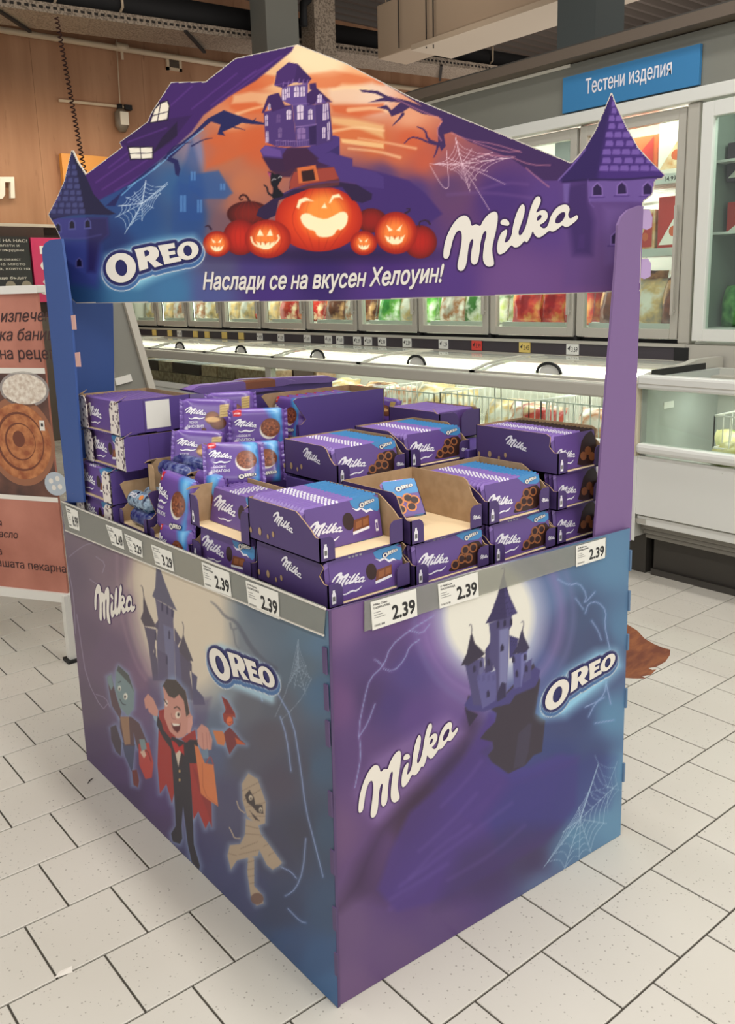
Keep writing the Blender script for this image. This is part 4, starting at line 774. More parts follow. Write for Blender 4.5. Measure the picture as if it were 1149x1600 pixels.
    # pumpkins
    def pumpkin(cx,cy,rx,ry,c1=(232,84,38),c2=(150,34,22),rot=0):
        p.ell(cx,cy,rx,ry,c1,1,1.5,c2,rot)
        for f in (-.72,-.36,0,.36,.72): p.line([(cx+rx*f*.35,cy-ry*.93),(cx+rx*f,cy),(cx+rx*f*.35,cy+ry*.93)],1.2,(150,36,22),.45,1.5,2)
    p.ell(500,398,170,12,(40,22,60),.6,16)
    p.line(k([(345,975),(325,940),(300,935),(282,955),(295,970),(305,960)]),(4,1.5),(70,30,30))
    pumpkin(*k([(340,1050)])[0],34,20,(128,40,30),(74,22,24)); pumpkin(*k([(1075,1090)])[0],24,19,(150,36,28),(96,24,24))
    pumpkin(*k([(290,1190)])[0],27,28,(196,50,30),(120,26,24)); pumpkin(657,378,26,26,(180,42,30),(110,24,24)); pumpkin(*k([(760,1080)])[0],68,51,(238,92,40),(176,44,24))
    p.poly(k([(385,1060),(400,1020),(500,950),(640,880),(860,850),(980,870),(1080,930),(1075,965),(1020,985),(960,970),(900,890),(700,900),(520,970),(500,1060),(440,1085)]),(54,34,72)); p.poly(k([(580,900),(600,810),(620,770),(850,770),(885,850),(880,880),(700,900)]),(96,52,60)); p.poly(k([(590,850),(610,800),(850,770),(880,840),(700,870),(585,905)]),(156,72,60)); p.poly(k([(580,870),(610,800),(600,760),(560,800),(540,700),(570,655),(690,655),(760,740),(830,765),(620,775)]),(70,36,70),.9,2)
    p.poly(k([(630,775),(740,757),(762,850),(640,868)]),(204,112,66)); p.poly(k([(655,795),(728,783),(740,848),(662,858)]),(60,30,32)); p.line(k([(500,955),(640,885),(860,852),(980,870)]),2,(96,66,118),.8,2)
    # glowing face of the big one
    Gc=(248,232,190)
    p.ell(*k([(790,1050)])[0],34,34,(246,170,80),.75,22)
    p.poly(k([(625,1010),(640,965),(680,950),(730,975),(690,972),(655,985),(640,1020)]),Gc,1,2.2); p.poly(k([(820,985),(840,940),(880,930),(905,965),(885,950),(850,955),(830,985)]),Gc,1,2.2); p.poly(k([(775,1015),(795,985),(808,1015)]),Gc,1,2)
    p.poly(chaikin(k([(645,1060),(690,1042),(740,1070),(800,1085),(850,1060),(900,1032),(935,1050),(930,1110),(895,1150),(870,1140),(850,1180),(800,1192),(750,1185),(735,1150),(700,1145),(660,1110)]),1),Gc,1,1.8)
    def face(cx,cy,s_,kind=0):
        p.ell(cx,cy,s_*.8,s_*.75,(246,160,80),.7,s_*.6)
        e=[(-.5,-.5),(-.1,-.15),(-.35,-.1)] if kind==0 else [(-.55,-.2),(-.35,-.65),(-.1,-.2)]
        p.poly([(cx+x*s_,cy+y*s_) for x,y in e],Gc,1,1.2); p.poly([(cx-x*s_*.9,cy+y*s_) for x,y in e],Gc,1,1.2)
        p.poly([(cx+x*s_,cy+y*s_) for x,y in [(-.6,.15),(-.4,.25),(-.2,.2),(0,.32),(.25,.2),(.45,.25),(.62,.1),(.45,.55),(.2,.68),(-.15,.68),(-.45,.5)]],Gc,1,1.3)
        for f in (-.3,0,.3): p.line([(cx+f*s_,cy+.2*s_),(cx+f*s_,cy+.36*s_)],s_*.07,(200,90,40),.9)
    a_=k([(150,1230)])[0]; pumpkin(a_[0],a_[1],22,20); face(a_[0],a_[1],17)
    a_=k([(455,1200)])[0]; pumpkin(a_[0],a_[1],36,30); face(a_[0]-4,a_[1],24,1); p.line(k([(355,1190),(365,1230),(420,1255),(480,1245),(525,1200),(515,1180)]),3,Gc,.9,1.5,2)
    a_=k([(1028,1225)])[0]; pumpkin(a_[0],a_[1],21,19); face(a_[0],a_[1],15)
    pumpkin(619,364,33,33,(234,92,44)); face(617,364,26)
    for P in ([(672,350),(668,344),(655,346),(656,354)],[(634,333),(640,330),(641,326),(636,326)],[(330,358),(326,352),(321,354)]): p.line(P,(3.5,1.5),(60,34,58))
    # cat
    CT=(24,16,34)
    p.poly(chaikin(k([(475,955),(490,900),(470,870),(470,830),(450,795),(480,800),(500,815),(520,810),(535,825),(540,840),(520,870),(510,890),(540,920),(555,940),(500,960)]),1),CT); p.poly(k([(450,797),(474,806),(468,840)]),(176,84,120),.9); p.line(k([(478,940),(455,925),(450,890),(432,878)]),(3.2,2),CT); p.line(k([(480,850),(490,838),(502,845)]),1,(230,225,215)); p.line(k([(518,835),(528,825),(536,830)]),1,(230,225,215))
    # glow behind the round logo
    p.glow([(163,425),(175,440),(215,442),(250,425),(305,405),(312,390),(300,375),(270,378),(210,390),(170,405)],(150,205,220),17,.9)
    ring_script(p,F_hm,H_,2.2); ring_round(p,F_ho,H_,5.0)
    # left turret
    k=crop(4.105,0,230)
    p.poly(k([(330,455),(690,450),(700,560),(650,600),(375,580)]),(68,66,126),1,2); p.poly(k([(400,590),(640,595),(655,760),(620,900),(450,880),(425,750)]),(66,72,134),.85,12); p.poly(k([(560,450),(690,450),(700,560),(640,620),(610,800),(560,800)]),(48,40,84),.8,8)
    p.poly(k([(455,0),(462,0),(540,160),(600,300),(680,390),(745,428),(700,435),(480,430),(370,455),(318,475),(308,450),(330,410),(380,330),(410,220)]),(40,34,68)); p.poly(k([(455,20),(470,60),(540,430),(370,450),(312,455),(340,400),(395,300),(420,190)]),(54,52,92),.9,4)
    for j,yy in enumerate((130,170,215,255,295,335,375,415)):
        x0_=460-(yy-20)*.36; x1_=470+(yy-20)*.2; n_=1+j//2
        for q in range(n_+1):
            a_=x0_+(x1_-x0_)*q/(n_+1)+6; b_=x0_+(x1_-x0_)*(q+1)/(n_+1)-3; p.poly(k([(a_,yy+8),(a_+3,yy-16),(b_-3,yy-20),(b_,yy+2),(b_-5,yy+12)]),(82,84,128),.8,1.5)
    for (x_,y_) in ((372,515),(462,495),(562,490),(508,740)): p.poly(k([(x_-24,y_+36),(x_-22,y_-14),(x_,y_-36),(x_+22,y_-14),(x_+26,y_+34)]),(86,86,140)); p.poly(k([(x_-15,y_+26),(x_-14,y_-10),(x_,y_-25),(x_+14,y_-10),(x_+16,y_+24)]),(34,26,50))
    p.line(k([(375,582),(520,590),(650,560)]),2,(88,86,140),.6,3)
    # right turret
    k=crop(3.72,880,130)
    p.poly(k([(-10,560),(140,560),(560,540),(525,690),(460,700),(380,860),(330,980),(330,1190),(0,1190),(0,1000)]),(98,72,126),.6,14); p.poly(k([(10,600),(150,560),(150,690),(180,800),(170,1000),(60,1000),(20,700)]),(66,44,98),.85,12); p.poly(k([(145,565),(560,545),(520,690),(150,690)]),(110,86,146),1,3); p.poly(k([(240,720),(370,720),(330,1050),(250,1050)]),(116,90,146),.7,12); p.poly(k([(0,580),(40,580),(30,700),(5,700)]),(120,100,160),.8,4)
    p.poly(k([(270,60),(283,55),(350,185),(420,340),(505,440),(592,535),(590,557),(540,545),(350,565),(150,560),(0,575),(-20,560),(60,470),(130,380),(215,195)]),(74,48,116)); p.poly(k([(278,60),(270,200),(225,420),(200,560),(0,575),(-20,560),(60,470),(130,380),(215,195)]),(52,32,88),.85,8)
    for j,yy in enumerate((120,160,205,250,300,350,400,450,495)):
        x0_=285-j*9; x1_=300+(yy-60)*.62; n_=1+j//2
        for q in range(n_+1):
            a_=x0_+(x1_-x0_)*q/(n_+1)+(6 if j%2 else -2); b_=x0_+(x1_-x0_)*(q+1)/(n_+1)-6
            p.poly(k([(a_,yy+14),(a_+5,yy-16),(b_-8,yy-18),(b_,yy),(b_-4,yy+16)]),(124,98,166),.85,1.6)
    p.line(k([(0,572),(150,558),(350,562),(540,545),(590,550)]),3,(48,28,78),.9,2); p.line(k([(-25,562),(60,472),(130,385)]),2,(150,128,190),.7,2)
    for (x_,y_) in ((200,618),(343,610),(492,612),(308,900)): p.poly(k([(x_-34,y_+46),(x_-30,y_-16),(x_,y_-44),(x_+30,y_-16),(x_+34,y_+44)]),(132,106,168)); p.poly(k([(x_-24,y_+34),(x_-24,y_-10),(x_,y_-34),(x_+24,y_-10),(x_+26,y_+32)]),(50,28,76)); p.line(k([(x_-46,y_+46),(x_+42,y_+44)]),2,(82,56,120),.9)
    ring_script(p,F_hm,H_,2.2)
    p.poly(k([(95,880),(125,880),(125,960),(85,960)]),(80,54,112),.6,3); p.line(k([(145,560),(150,690),(178,720)]),1.4,(130,104,166),.6,2)
# geometry of the side walls (rim about .8 m)
def V3(v): return (v.x,v.y,v.z)
lTL=onx(95,785,.386); lTR=onx(513,955,.386); lBL=Vector((.386,.602,0.001)); lBR=Vector((.386,-.64,0.001))
print('left rim',lTL,lTR)
sp_=vpanel('side_panel',V3(lTL),V3(lTR),V3(lBR),V3(lBL),(-1,0,0),.006,.0027,paint_left,1.0,106); meta(sp_,'left side panel printed with costumed children and a moonlit castle')  # soft contrast and lifted tone put the milky reflection haze into the print
fTL=onpl(513,955,FO,FN); fTR=onpl(985,825,FO,FN); fBL=FO+Vector((0,0,.001)); fBR=Vector(onpl(970,1305,FO,FN)); fBR.z=.001
fTL.x+=.003
fp=vpanel('front_panel',V3(fTL),V3(fTR),V3(fBR),V3(fBL),V3(FN),.006,.0027,paint_front,1.0,103); meta(fp,'front panel printed with a castle before the moon')
# locking tabs along the corner and the right edge
for (z,h_) in ((.70,.05),(.63,.05),(.56,.05),(.42,.05),(.30,.05),(.18,.05),(.08,.05)):
    ch(MB().box(.381,.3838,-.652,-.641,z,z+h_,mat('tab_purple',(84,66,104),.6)).build('corner_tab'))
for (z,h_) in ((.70,.05),(.60,.05),(.50,.04),(.35,.05),(.15,.05)):
    q=FO+FXd*(((fTR-FO).dot(FXd)*z/.8+(fBR-FO).dot(FXd)*(1-z/.8))-.001); m_=MB(); m_.box(0,.006,-.004,.002,z,z+h_,mat('tab_blue',(92,120,150),.6),M=Matrix.Translation((q.x,q.y,0))); ch(m_.build('edge_tab'))
# hidden back walls, deck and base of the stand
PC=mat('stand_purple',(98,72,128),.55); PB=mat('stand_blue',(44,66,128),.6)
ch(MB().box(1.245,1.251,-.66,.6,0,.8,PC).build('right_panel')); ch(MB().box(.39,1.25,.596,.602,0,.8,PB).build('rear_panel')); ch(MB().box(.39,1.245,-.635,.596,.69,.7,KRAFT).build('inner_deck'))
# header board
SIL=[(119,474),(108,464),(104,425),(98,380),(92,368),(85,352),(77,340),(75,335),(88,310),(100,282),(111,235),(113.5,235),(121,252),(134,272),(190,230),(186,222),(230,190),(236,176),(267,128),(321,127),(367,91),(465,69),(540,98),(646,153),(784,209),(893,254),(912,233),(930,204),(945,169),(955,145),(957,145),(964,164),(980,198),(998,230),(1020,254),(1040,273),(1036,280),(1025,281),(1020,304),(1006,315),(1003,330),(1001,455),(965,456),(540,470)]
S2=[huv(*p) for p in SIL]
hb=MB(); O0=HP+Vector((0,0,0)); hb.prism(S2,HX,(0,0,1),O0-HN*.0012,-HN,.006,CARD); hd=hb.build('header_board'); ch(hd); meta(hd,'printed header board with haunted house, pumpkins and two castle turrets')
u_=[p[0] for p in S2];z_=[p[1] for p in S2]; stp=.0021
nu=int((max(u_)-min(u_))/stp)+1; nv=int((max(z_)-min(z_))/stp)+1
U,V=np.meshgrid(np.linspace(min(u_),max(u_),nu),np.linspace(min(z_),max(z_),nv)); G=np.array(HP)+U[...,None]*np.array(HX)+V[...,None]*np.array([0,0,1.]); G[...,2]=V
uc=(U[:-1,:-1]+U[1:,1:])/2; vc=(V[:-1,:-1]+V[1:,1:])/2
pp=Paint(uc.ravel(),vc.ravel()); keep=(pp._sd(np.arange(uc.size),S2)<-.0022).reshape(uc.shape)
me,used=gridmesh('printed_face',G.reshape(-1,3),nu,nv,keep,[PRV]); x,y=project(G.reshape(-1,3)[used]); p=Paint(x,y); paint_header(p); setcol(me,(p.c-110)*1.12+102)
pf=link('printed_face',me,hd)
# crisp logos and lettering on the boards
def pxmap(quad,uvf):
    """unit square -> photo-plane bilinear through 4 corners bl,br,tr,tl"""
    Q=[Vector(uvf(*q)) for q in quad]
    return lambda x,y: tuple((Q[0]*(1-x)+Q[1]*x)*(1-y)+(Q[3]*(1-x)+Q[2]*x)*y)
HM=frameM(HP+HN*.0006,HX,HN); 
nlx=max(p[0] for a,_ in NL for p in a); nly=max(p[1] for a,_ in NL for p in a); olh=max(p[1] for a,_ in OL for p in a)
pr=Print(); script_logo(pr,F_hm,WHT,.0002); pr.build('printed_logo',hd,HM)
pr=Print(); round_logo(pr,F_ho,0,1); pr.build('printed_logo',hd,HM)
# slogan, script-like: sheared letters along a gently rising line
pr=Print(); a0=Vector(huv(316,452)); a1=Vector(huv(694,440)); vs_w=a1.x-a0.x
def slog(x,y,_w=vs_w):
    t_=x/_w; return (a0.x+x, a0.y+(a1.y-a0.y)*t_+.006*math.sin(t_*math.pi)*-1+y)
text_to(pr,'Наслади се на вкусен Хелоуин!',0,0,.058,OUT,.00015,bold=0,shear=.3,fx=lambda x,y:slog(x+.0025,y-.0022),maxw=vs_w)
text_to(pr,'Наслади се на вкусен Хелоуин!',0,0,.058,WHT,.0006,bold=.026,shear=.3,fx=slog,maxw=vs_w); pr.build('printed_slogan',hd,HM)
# front panel logos
FM=frameM(FO+FN*.0006,FXd,FN)
pr=Print(); script_logo(pr,F_fm,WHT,.0002); pr.build('printed_logo',fp,FM)
pr=Print(); round_logo(pr,F_fo,0,1); pr.build('printed_logo',fp,FM)
LMx=frameM((.3854,.602,0),(0,-1,0),(-1,0,0))
pr=Print(); script_logo(pr,F_lm,WHT,.0002); pr.build('printed_logo',sp_,LMx)
pr=Print(); round_logo(pr,F_lo,0,1); pr.build('printed_logo',sp_,LMx)
# uprights
UB=mat('upright_blue',(54,84,146),.5); UP=mat('upright_purple',(122,94,140),.5)
def upright(pts,n,th,m,name,edge=None,**k):
    o_=Vector(pts[0]); ex=Vector((0,0,0))
    mb=MB(); a=[Vector(q) for q in pts]; b=[q-Vector(n)*th for q in a]; kk_=len(a)
    mb.add(a,[tuple(range(kk_))],m); mb.add(b,[tuple(range(kk_))[::-1]],m); mb.add(a+b,[(i,i+kk_,(i+1)%kk_+kk_,(i+1)%kk_) for i in range(kk_)],edge or m); o=mb.build(name); meta(o,**k); return ch(o)
pl=[(105,785),(66,400),(66,388),(70,380),(78,375),(96,373),(109,470),(131,785)]
upright([onx(px,py,.395) for px,py in pl[::1]],(-1,0,0),.006,UB,'upright',label='blue left upright, outer flange with a rounded top')
c0=onx(109,470,.395);yB=c0.y
pl2=[(131,785),(109,470),(104,400),(170,400),(177,480),(182,785)]
yb=.597
pts2=[ony(px,py,yb) for px,py in pl2]
upright(pts2,(0,-1,0),.006,UB,'upright',label='blue left upright, inner flange')
SL=mat('slot_pink',(205,160,150),.7)
for (x0,y0,x1,y1) in ((112,493,120,515),(118,551,127,573)):
    a=[onx(px,py,.3945) for px,py in ((x0,y0),(x1-2,y0-1),(x1,y1),(x0+2,y1))]; m_=MB(); m_.add(a+[q+Vector((-.002,0,0)) for q in a],[(0,1,2,3),(7,6,5,4),(0,4,5,1),(1,5,6,2),(2,6,7,3),(3,7,4,0)],SL); ch(m_.build('bent_tab'))
pr_=[(929,850),(964,400),(966,352),(972,338),(982,328),(1000,321),(1006,322),(1003,400),(986,845)]
upright([onpl(px,py,FO-FN*.012,FN) for px,py in pr_],FN,.006,UP,'upright',label='purple right upright with a rounded top')
TB=mat('tab_lilac',(176,150,190),.5)
for P in ([(1003,327),(1016,328),(1020,340),(1019,355),(1012,359),(1003,356)],[(1000,405),(1013,404),(1018,412),(1017,432),(1008,436),(998,432)]):
    a=[onpl(px,py,FO-FN*.016,FN) for px,py in P]; m_=MB(); n_=len(a); m_.add(a+[q-FN*.004 for q in a],[tuple(range(n_)),tuple(range(n_,2*n_))[::-1]]+[(i,i+n_,(i+1)%n_+n_,(i+1)%n_) for i in range(n_)],TB); ch(m_.build('header_tab'))
# fox-tail cut-out on the far side
pl=[(962,972),(978,974),(996,985),(1008,998),(1022,1006),(1036,1012),(1048,1015),(1047,1024),(1040,1034),(1026,1042),(1014,1044),(1020,1047),(1026,1046),(1018,1054),(1004,1057),(1010,1060),(990,1060),(962,1058)]
PT=FO-FN*.12
a=[onpl(px,py,PT,FN) for px,py in pl]
def uvT(q): d=q-PT; return (d.dot(FXd),d.z)
mt=MB(); mt.prism([uvT(q) for q in a],FXd,(0,0,1),Vector((PT.x,PT.y,0)),-FN,.004,noisemat('tail_brown',(150,88,50),(112,56,36),18,.45,3,(1,1,3)),CARD); tl=ch(mt.build('tail_cutout',label='brown bushy tail of card sticking out at the right'))
# plastic price rails
RAIL=glassmat('price_rail_plastic',(235,235,230),.1,.12,.30,(186,186,178))
def rail(pts,n,name):
    a=[Vector(q)+Vector(n)*.0022 for q in pts]; b=[q+Vector(n)*.0015 for q in a]; m_=MB(); m_.add(a+b,[(3,2,1,0),(4,5,6,7),(0,1,5,4),(1,2,6,5),(2,3,7,6),(3,0,4,7)],RAIL); o=ch(m_.build(name)); return o
rail([onx(104,829,.386),onx(508,993,.386),onx(511,948,.386),onx(97,781,.386)],(-1,0,0),'price_rail')
rail([onpl(568,986,FO,FN),onpl(946,868,FO,FN),onpl(946,838,FO,FN),onpl(568,939,FO,FN)],FN,'price_rail')
for a_,b_,n_,y_ in ((onx(98,783,.386),onx(512,951,.386),Vector((-1,0,0)),0),(onx(104,828,.386),onx(509,992,.386),Vector((-1,0,0)),0)): ch(MB().bar(a_+n_*.004,b_+n_*.004,.003,.003,mat('rail_lip',(214,208,196),.3)).build('rail_lip'))
# price tags
TAG=mat('tag_paper',(228,225,214),.6); INK=mat('tag_ink',(38,36,36),.6); GI=mat('tag_ink_grey',(110,108,104),.6)
def tag_(quad,uvf,M_,price,label,lines=('Шоколад','100г')):
    Q=[uvf(*q) for q in quad] # bl,br,tr,tl
    B_=pxmap(quad,uvf); q=[Vector(x) for x in Q]; nL=MB()
    o=MB(); 
    for z in (0,):
        o.add([(x,y,.0036) for x,y in Q]+[(x,y,.0042) for x,y in Q],[(3,2,1,0),(4,5,6,7),(0,1,5,4),(1,2,6,5),(2,3,7,6),(3,0,4,7)],TAG)
    t=o.build('price_tag',label=label,cat='price tag',group=None); t.matrix_world=M_
    pr=Print(); f=lambda x,y:B_(x,y)
    def tx(s,x,y,h,wd,bold,m=INK):
        vs,fs=textpolys(s,1,bold,0); 
        if not vs: return
        vs,fs=embolden(vs,fs,bold)
        W=max(v[0] for v in vs); Hh=max(v[1] for v in vs); P=[f(x+v[0]/W*wd,y+v[1]/Hh*h) for v in vs]; out=[]
        for F_ in fs:
            a,b,c=P[F_[0]],P[F_[1]],P[F_[2]]; ar=(b[0]-a[0])*(c[1]-a[1])-(c[0]-a[0])*(b[1]-a[1]); out.append(F_ if ar>0 else F_[::-1])
        pr.b.add([(p[0],p[1],.0045+(v_[2] if len(v_)>2 else 0)) for p,v_ in zip(P,vs)],out,m)
    tx(price,.44,.16,.5,.52,.035); tx(lines[0],.05,.84,.07,.3,.02); tx(lines[1],.05,.72,.07,.36,.02)
    for k_ in range(3): pr.poly([[f(.05,.58-k_*.09),f(.2+.05*k_,.58-k_*.09),f(.2+.05*k_,.6-k_*.09),f(.05,.6-k_*.09)]],GI,.0045)
    for k_ in range(9): pr.poly([[f(.05+k_*.026,.1),f(.062+k_*.026,.1),f(.062+k_*.026,.17),f(.05+k_*.026,.17)]],INK,.0045)
    pr.build('printed_price',t,Matrix.Identity(4))
Ltags=[([(111,823),(127,829),(124,798),(105,790)],'6.99','white price tag reading 6.99 at the far left end of the side rail',('Шоколад','300г')),
 ([(178,850),(197,858),(193,828),(168,819)],'2.49','white price tag reading 2.49 on the side rail',('Вафли','шоколад')),
 ([(206,862),(226,871),(224,845),(197,833)],'3.29','narrower tag reading 3.29 overlapping right beside the 2.49 tag',('Бисквити','Cookie')),
 ([(246,881),(275,893),(271,862),(239,850)],'3.29','tag reading 3.29 above the castle spire on the side rail',('Бисквити','Cookie')),
 ([(323,916),(365,932),(361,894),(318,877)],'2.39','tag reading 2.39 near the middle of the side rail',('Milka Oreo','шоколад')),
 ([(392,947),(440,967),(438,925),(387,906)],'2.39','tag reading 2.39 nearest the front corner on the side rail',('Milka','шоколад'))]
for q,pz,lb,ln in Ltags: tag_(q,luv,LMx,pz,lb,ln)
Ftags=[([(580,984),(650,961),(648,919),(577,940)],'2.39','tag reading 2.39 nearest the corner on the front rail',('Milka Oreo','шоколад')),
 ([(685,950),(746,932),(744,893),(682,912)],'2.39','second tag from the corner on the front rail, reading 2.39, left of the spire',('Milka','шоколад')),
 ([(898,885),(943,871),(944,840),(898,853)],'2.39','tag reading 2.39 at the right end of the front rail',('Milka','шоколад млечен'))]
for q,pz,lb,ln in Ftags: tag_(q,fuv,FM,pz,lb,ln)
# ================================================================ PRODUCTS
PUR=mat('carton_purple',(88,68,134),.42,0,.4); PURD=mat('carton_purple_dark',(78,60,108),.42,0,.4); LIL=mat('wrapper_lilac',(142,112,184),.28,0,.5); LIL2=mat('wrapper_violet_and_shade',(100,74,138),.28,0,.5)
BLU=mat('wrapper_blue',(70,136,188),.28,0,.5); BLUS=mat('wrapper_blue_shade',(48,104,160),.3); BLUD=mat('wrapper_navy',(30,36,84),.3); PWH=mat('pack_white',(232,228,232),.4); CHO=mat('print_chocolate',(118,66,40),.4); CHOD=mat('print_dark_chocolate',(52,30,28),.45); CREAM=mat('print_cream',(232,214,180),.5); BEIGE=mat('tray_base',(226,200,158),.8); BRN=mat('print_biscuit',(150,92,54),.45); ORG=mat('print_caramel',(210,130,70),.45); PNK=mat('wrapper_magenta',(150,60,130),.3)
def starmat():
    m=mat('starry_card',(222,212,202),.6); nt=m.node_tree;N=nt.nodes;K=nt.links; tc=N.new('ShaderNodeTexCoord'); v=N.new('ShaderNodeTexVoronoi'); v.inputs['Scale'].default_value=80; K.new(tc.outputs['Object'],v.inputs['Vector'])
    lt=N.new('ShaderNodeMath');lt.operation='LESS_THAN';lt.inputs[1].default_value=.36; K.new(v.outputs['Distance'],lt.inputs[0]); mx=N.new('ShaderNodeMix');mx.data_type='RGBA';mx.inputs['A'].default_value=L(222,212,202);mx.inputs['B'].default_value=L(96,78,92); K.new(lt.outputs[0],mx.inputs['Factor']);K.new(mx.outputs['Result'],N['Principled BSDF'].inputs['Base Color']); return m
STAR=starmat()
def wall(mb,poly,o,ex,ey,n,th,mo,mi,me=None):
    o=Vector(o);ex=Vector(ex);ey=Vector(ey);n=Vector(n); k=len(poly)
    a=[o+ex*p[0]+ey*p[1] for p in poly]; b=[q-n*th for q in a]; tri=tessellate_polygon([[Vector((p[0],p[1],0)) for p in poly]])
    mb.add(a,[tuple(t) for t in tri],mo); mb.add(b,[tuple(t)[::-1] for t in tri],mi); mb.add(a+b,[(i,(i+1)%k,(i+1)%k+k,i+k) for i in range(k)],me or mi)
_lg={}
def logo_mesh(wd,outline=None,m=None):
    key=(round(wd,3),bool(outline),(m or PWH).name)
    if key not in _lg:
        pr=Print(); script_logo(pr,lambda x,y:(x*wd,y*wd),m or PWH,0,outline,.01*wd*3,1); _lg[key]=pr.b.mesh('printed_logo')
    return _lg[key]
def tray(M_,w,d,h,label,name='shelf_tray',side='left',out=None,flap=.034,fh=.55,flm=None,group=None,logo=True,step=.62,flap_logo=False,bottle=True,white_side=False,base=None):
    out=out or PURD; flm=flm or out; mb=MB(); t=.0025
    mb.box(0,w,0,d,0,t,out); mb.box(t,w-t,.002,d-t,t,t+.0006,base or BEIGE)
    wall(mb,[(0,0),(w,0),(w,h),(0,h)],(0,d,0),(1,0,0),(0,0,1),(0,1,0),t,out,KRAFT)
    fhh=h*fh
    prof=[(0,0),(d,0),(d,h),(d*(1-step),h),(d*(1-step)-.012,h-.006),(.026,fhh+.012),(.012,fhh),(0,fhh)]
    wall(mb,prof,(0,0,0),(0,1,0),(0,0,1),(-1,0,0),t,out,KRAFT); wall(mb,prof,(w,0,0),(0,1,0),(0,0,1),(1,0,0),t,out,KRAFT)
    def fl(x0,sx):
        P=[(0,0),(flap,0),(flap,fhh*.72),(flap*.9,fhh*.9),(flap*.7,fhh),(0,fhh)]
        wall(mb,[(x0+sx*p[0],p[1]) for p in P],(0,0,0),(1,0,0),(0,0,1),(0,-1,0),t,flm,KRAFT,flm)
    fl(0,1); fl(w,-1)
    o=mb.build(name,label=label,cat='carton tray',group=group); o.matrix_world=M_
    if logo:
        lw=min(.065,d*.34); l=link('printed_logo',logo_mesh(lw),o,frameM((-.0006,d*.62,h*.48),(0,-1,0),(-1,0,0)))
        for (a,b,r_) in ((.42,.3,.006),(.62,.26,.008),(.5,.2,.005),(.76,.22,.006)):
            pr=Print(); pr.ell(d-d*a-.05,h*b,r_*.7,r_,KRAFT,.0004,n=10); pr.build('cutout_spot',o,frameM((-.0006,d,0),(0,-1,0),(-1,0,0)))
    if bottle:
        pr=Print(); pr.poly([[(.008,.008),(.017,.008),(.017,.026),(.015,.03),(.015,.034),(.010,.034),(.010,.03),(.008,.026)]],PWH,.0004); pr.rect(.0095,.013,.0155,.022,GI,.0006); pr.build('printed_mark',o,frameM((0,-.0004,0),(1,0,0),(0,-1,0)))
    if flap_logo: link('printed_logo',logo_mesh(.024),o,frameM((w-flap+.005,-.0006,fhh*.35),(1,0,.12),(0,-1,0)))
    return o
_bm={}
def bar_mesh(Lb,H=.08,T=.0088,kind='a'):
    key=(Lb,H,T,kind)
    if key in _bm: return _bm[key]
    cs=lambda s,hh:[(T*.5-T*.5*s,0),(T*.5+T*.5*s,0),(T*.5+T*.5*s,hh-.015),(T*.5+T*.10*s,hh),(T*.5-T*.16*s,hh),(T*.5-T*.5*s,hh-.010)]
    xs=[0,.01]+[f*Lb for f in (.30,.325,.345,.37,.39,.42,.44,.47,.50,.66,.9)]+[Lb-.008,Lb]
    mb=MB(); V=[]; 
    for i,x in enumerate(xs):
        s=.12 if i in (0,len(xs)-1) else 1; hh=H*(.93 if i in(0,len(xs)-1) else 1)
        V+= [(x,y,z) for y,z in cs(s,hh)]
    n=6; right={'a':BLU,'b':BLU,'c':CHOD,'d':LIL}[kind]
    for i in range(len(xs)-1):
        fx=(xs[i]+xs[i+1])/2/Lb
        mark=i in (2,4,6,8) and kind!='d'
        for k in range(n):
            f=(i*n+k,(i+1)*n+k,(i+1)*n+(k+1)%n,i*n+(k+1)%n)
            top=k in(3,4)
            m=LIL if top else LIL2  # shoulders darker than tops: shade between filed bars painted into the colour
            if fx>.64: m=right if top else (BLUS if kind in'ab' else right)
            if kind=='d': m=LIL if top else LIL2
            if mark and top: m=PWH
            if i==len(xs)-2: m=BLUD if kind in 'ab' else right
            mb.add([V[q] for q in f],[(0,1,2,3)],m)
    me=mb.mesh('bar'); _bm[key]=me; return me
_pm={}
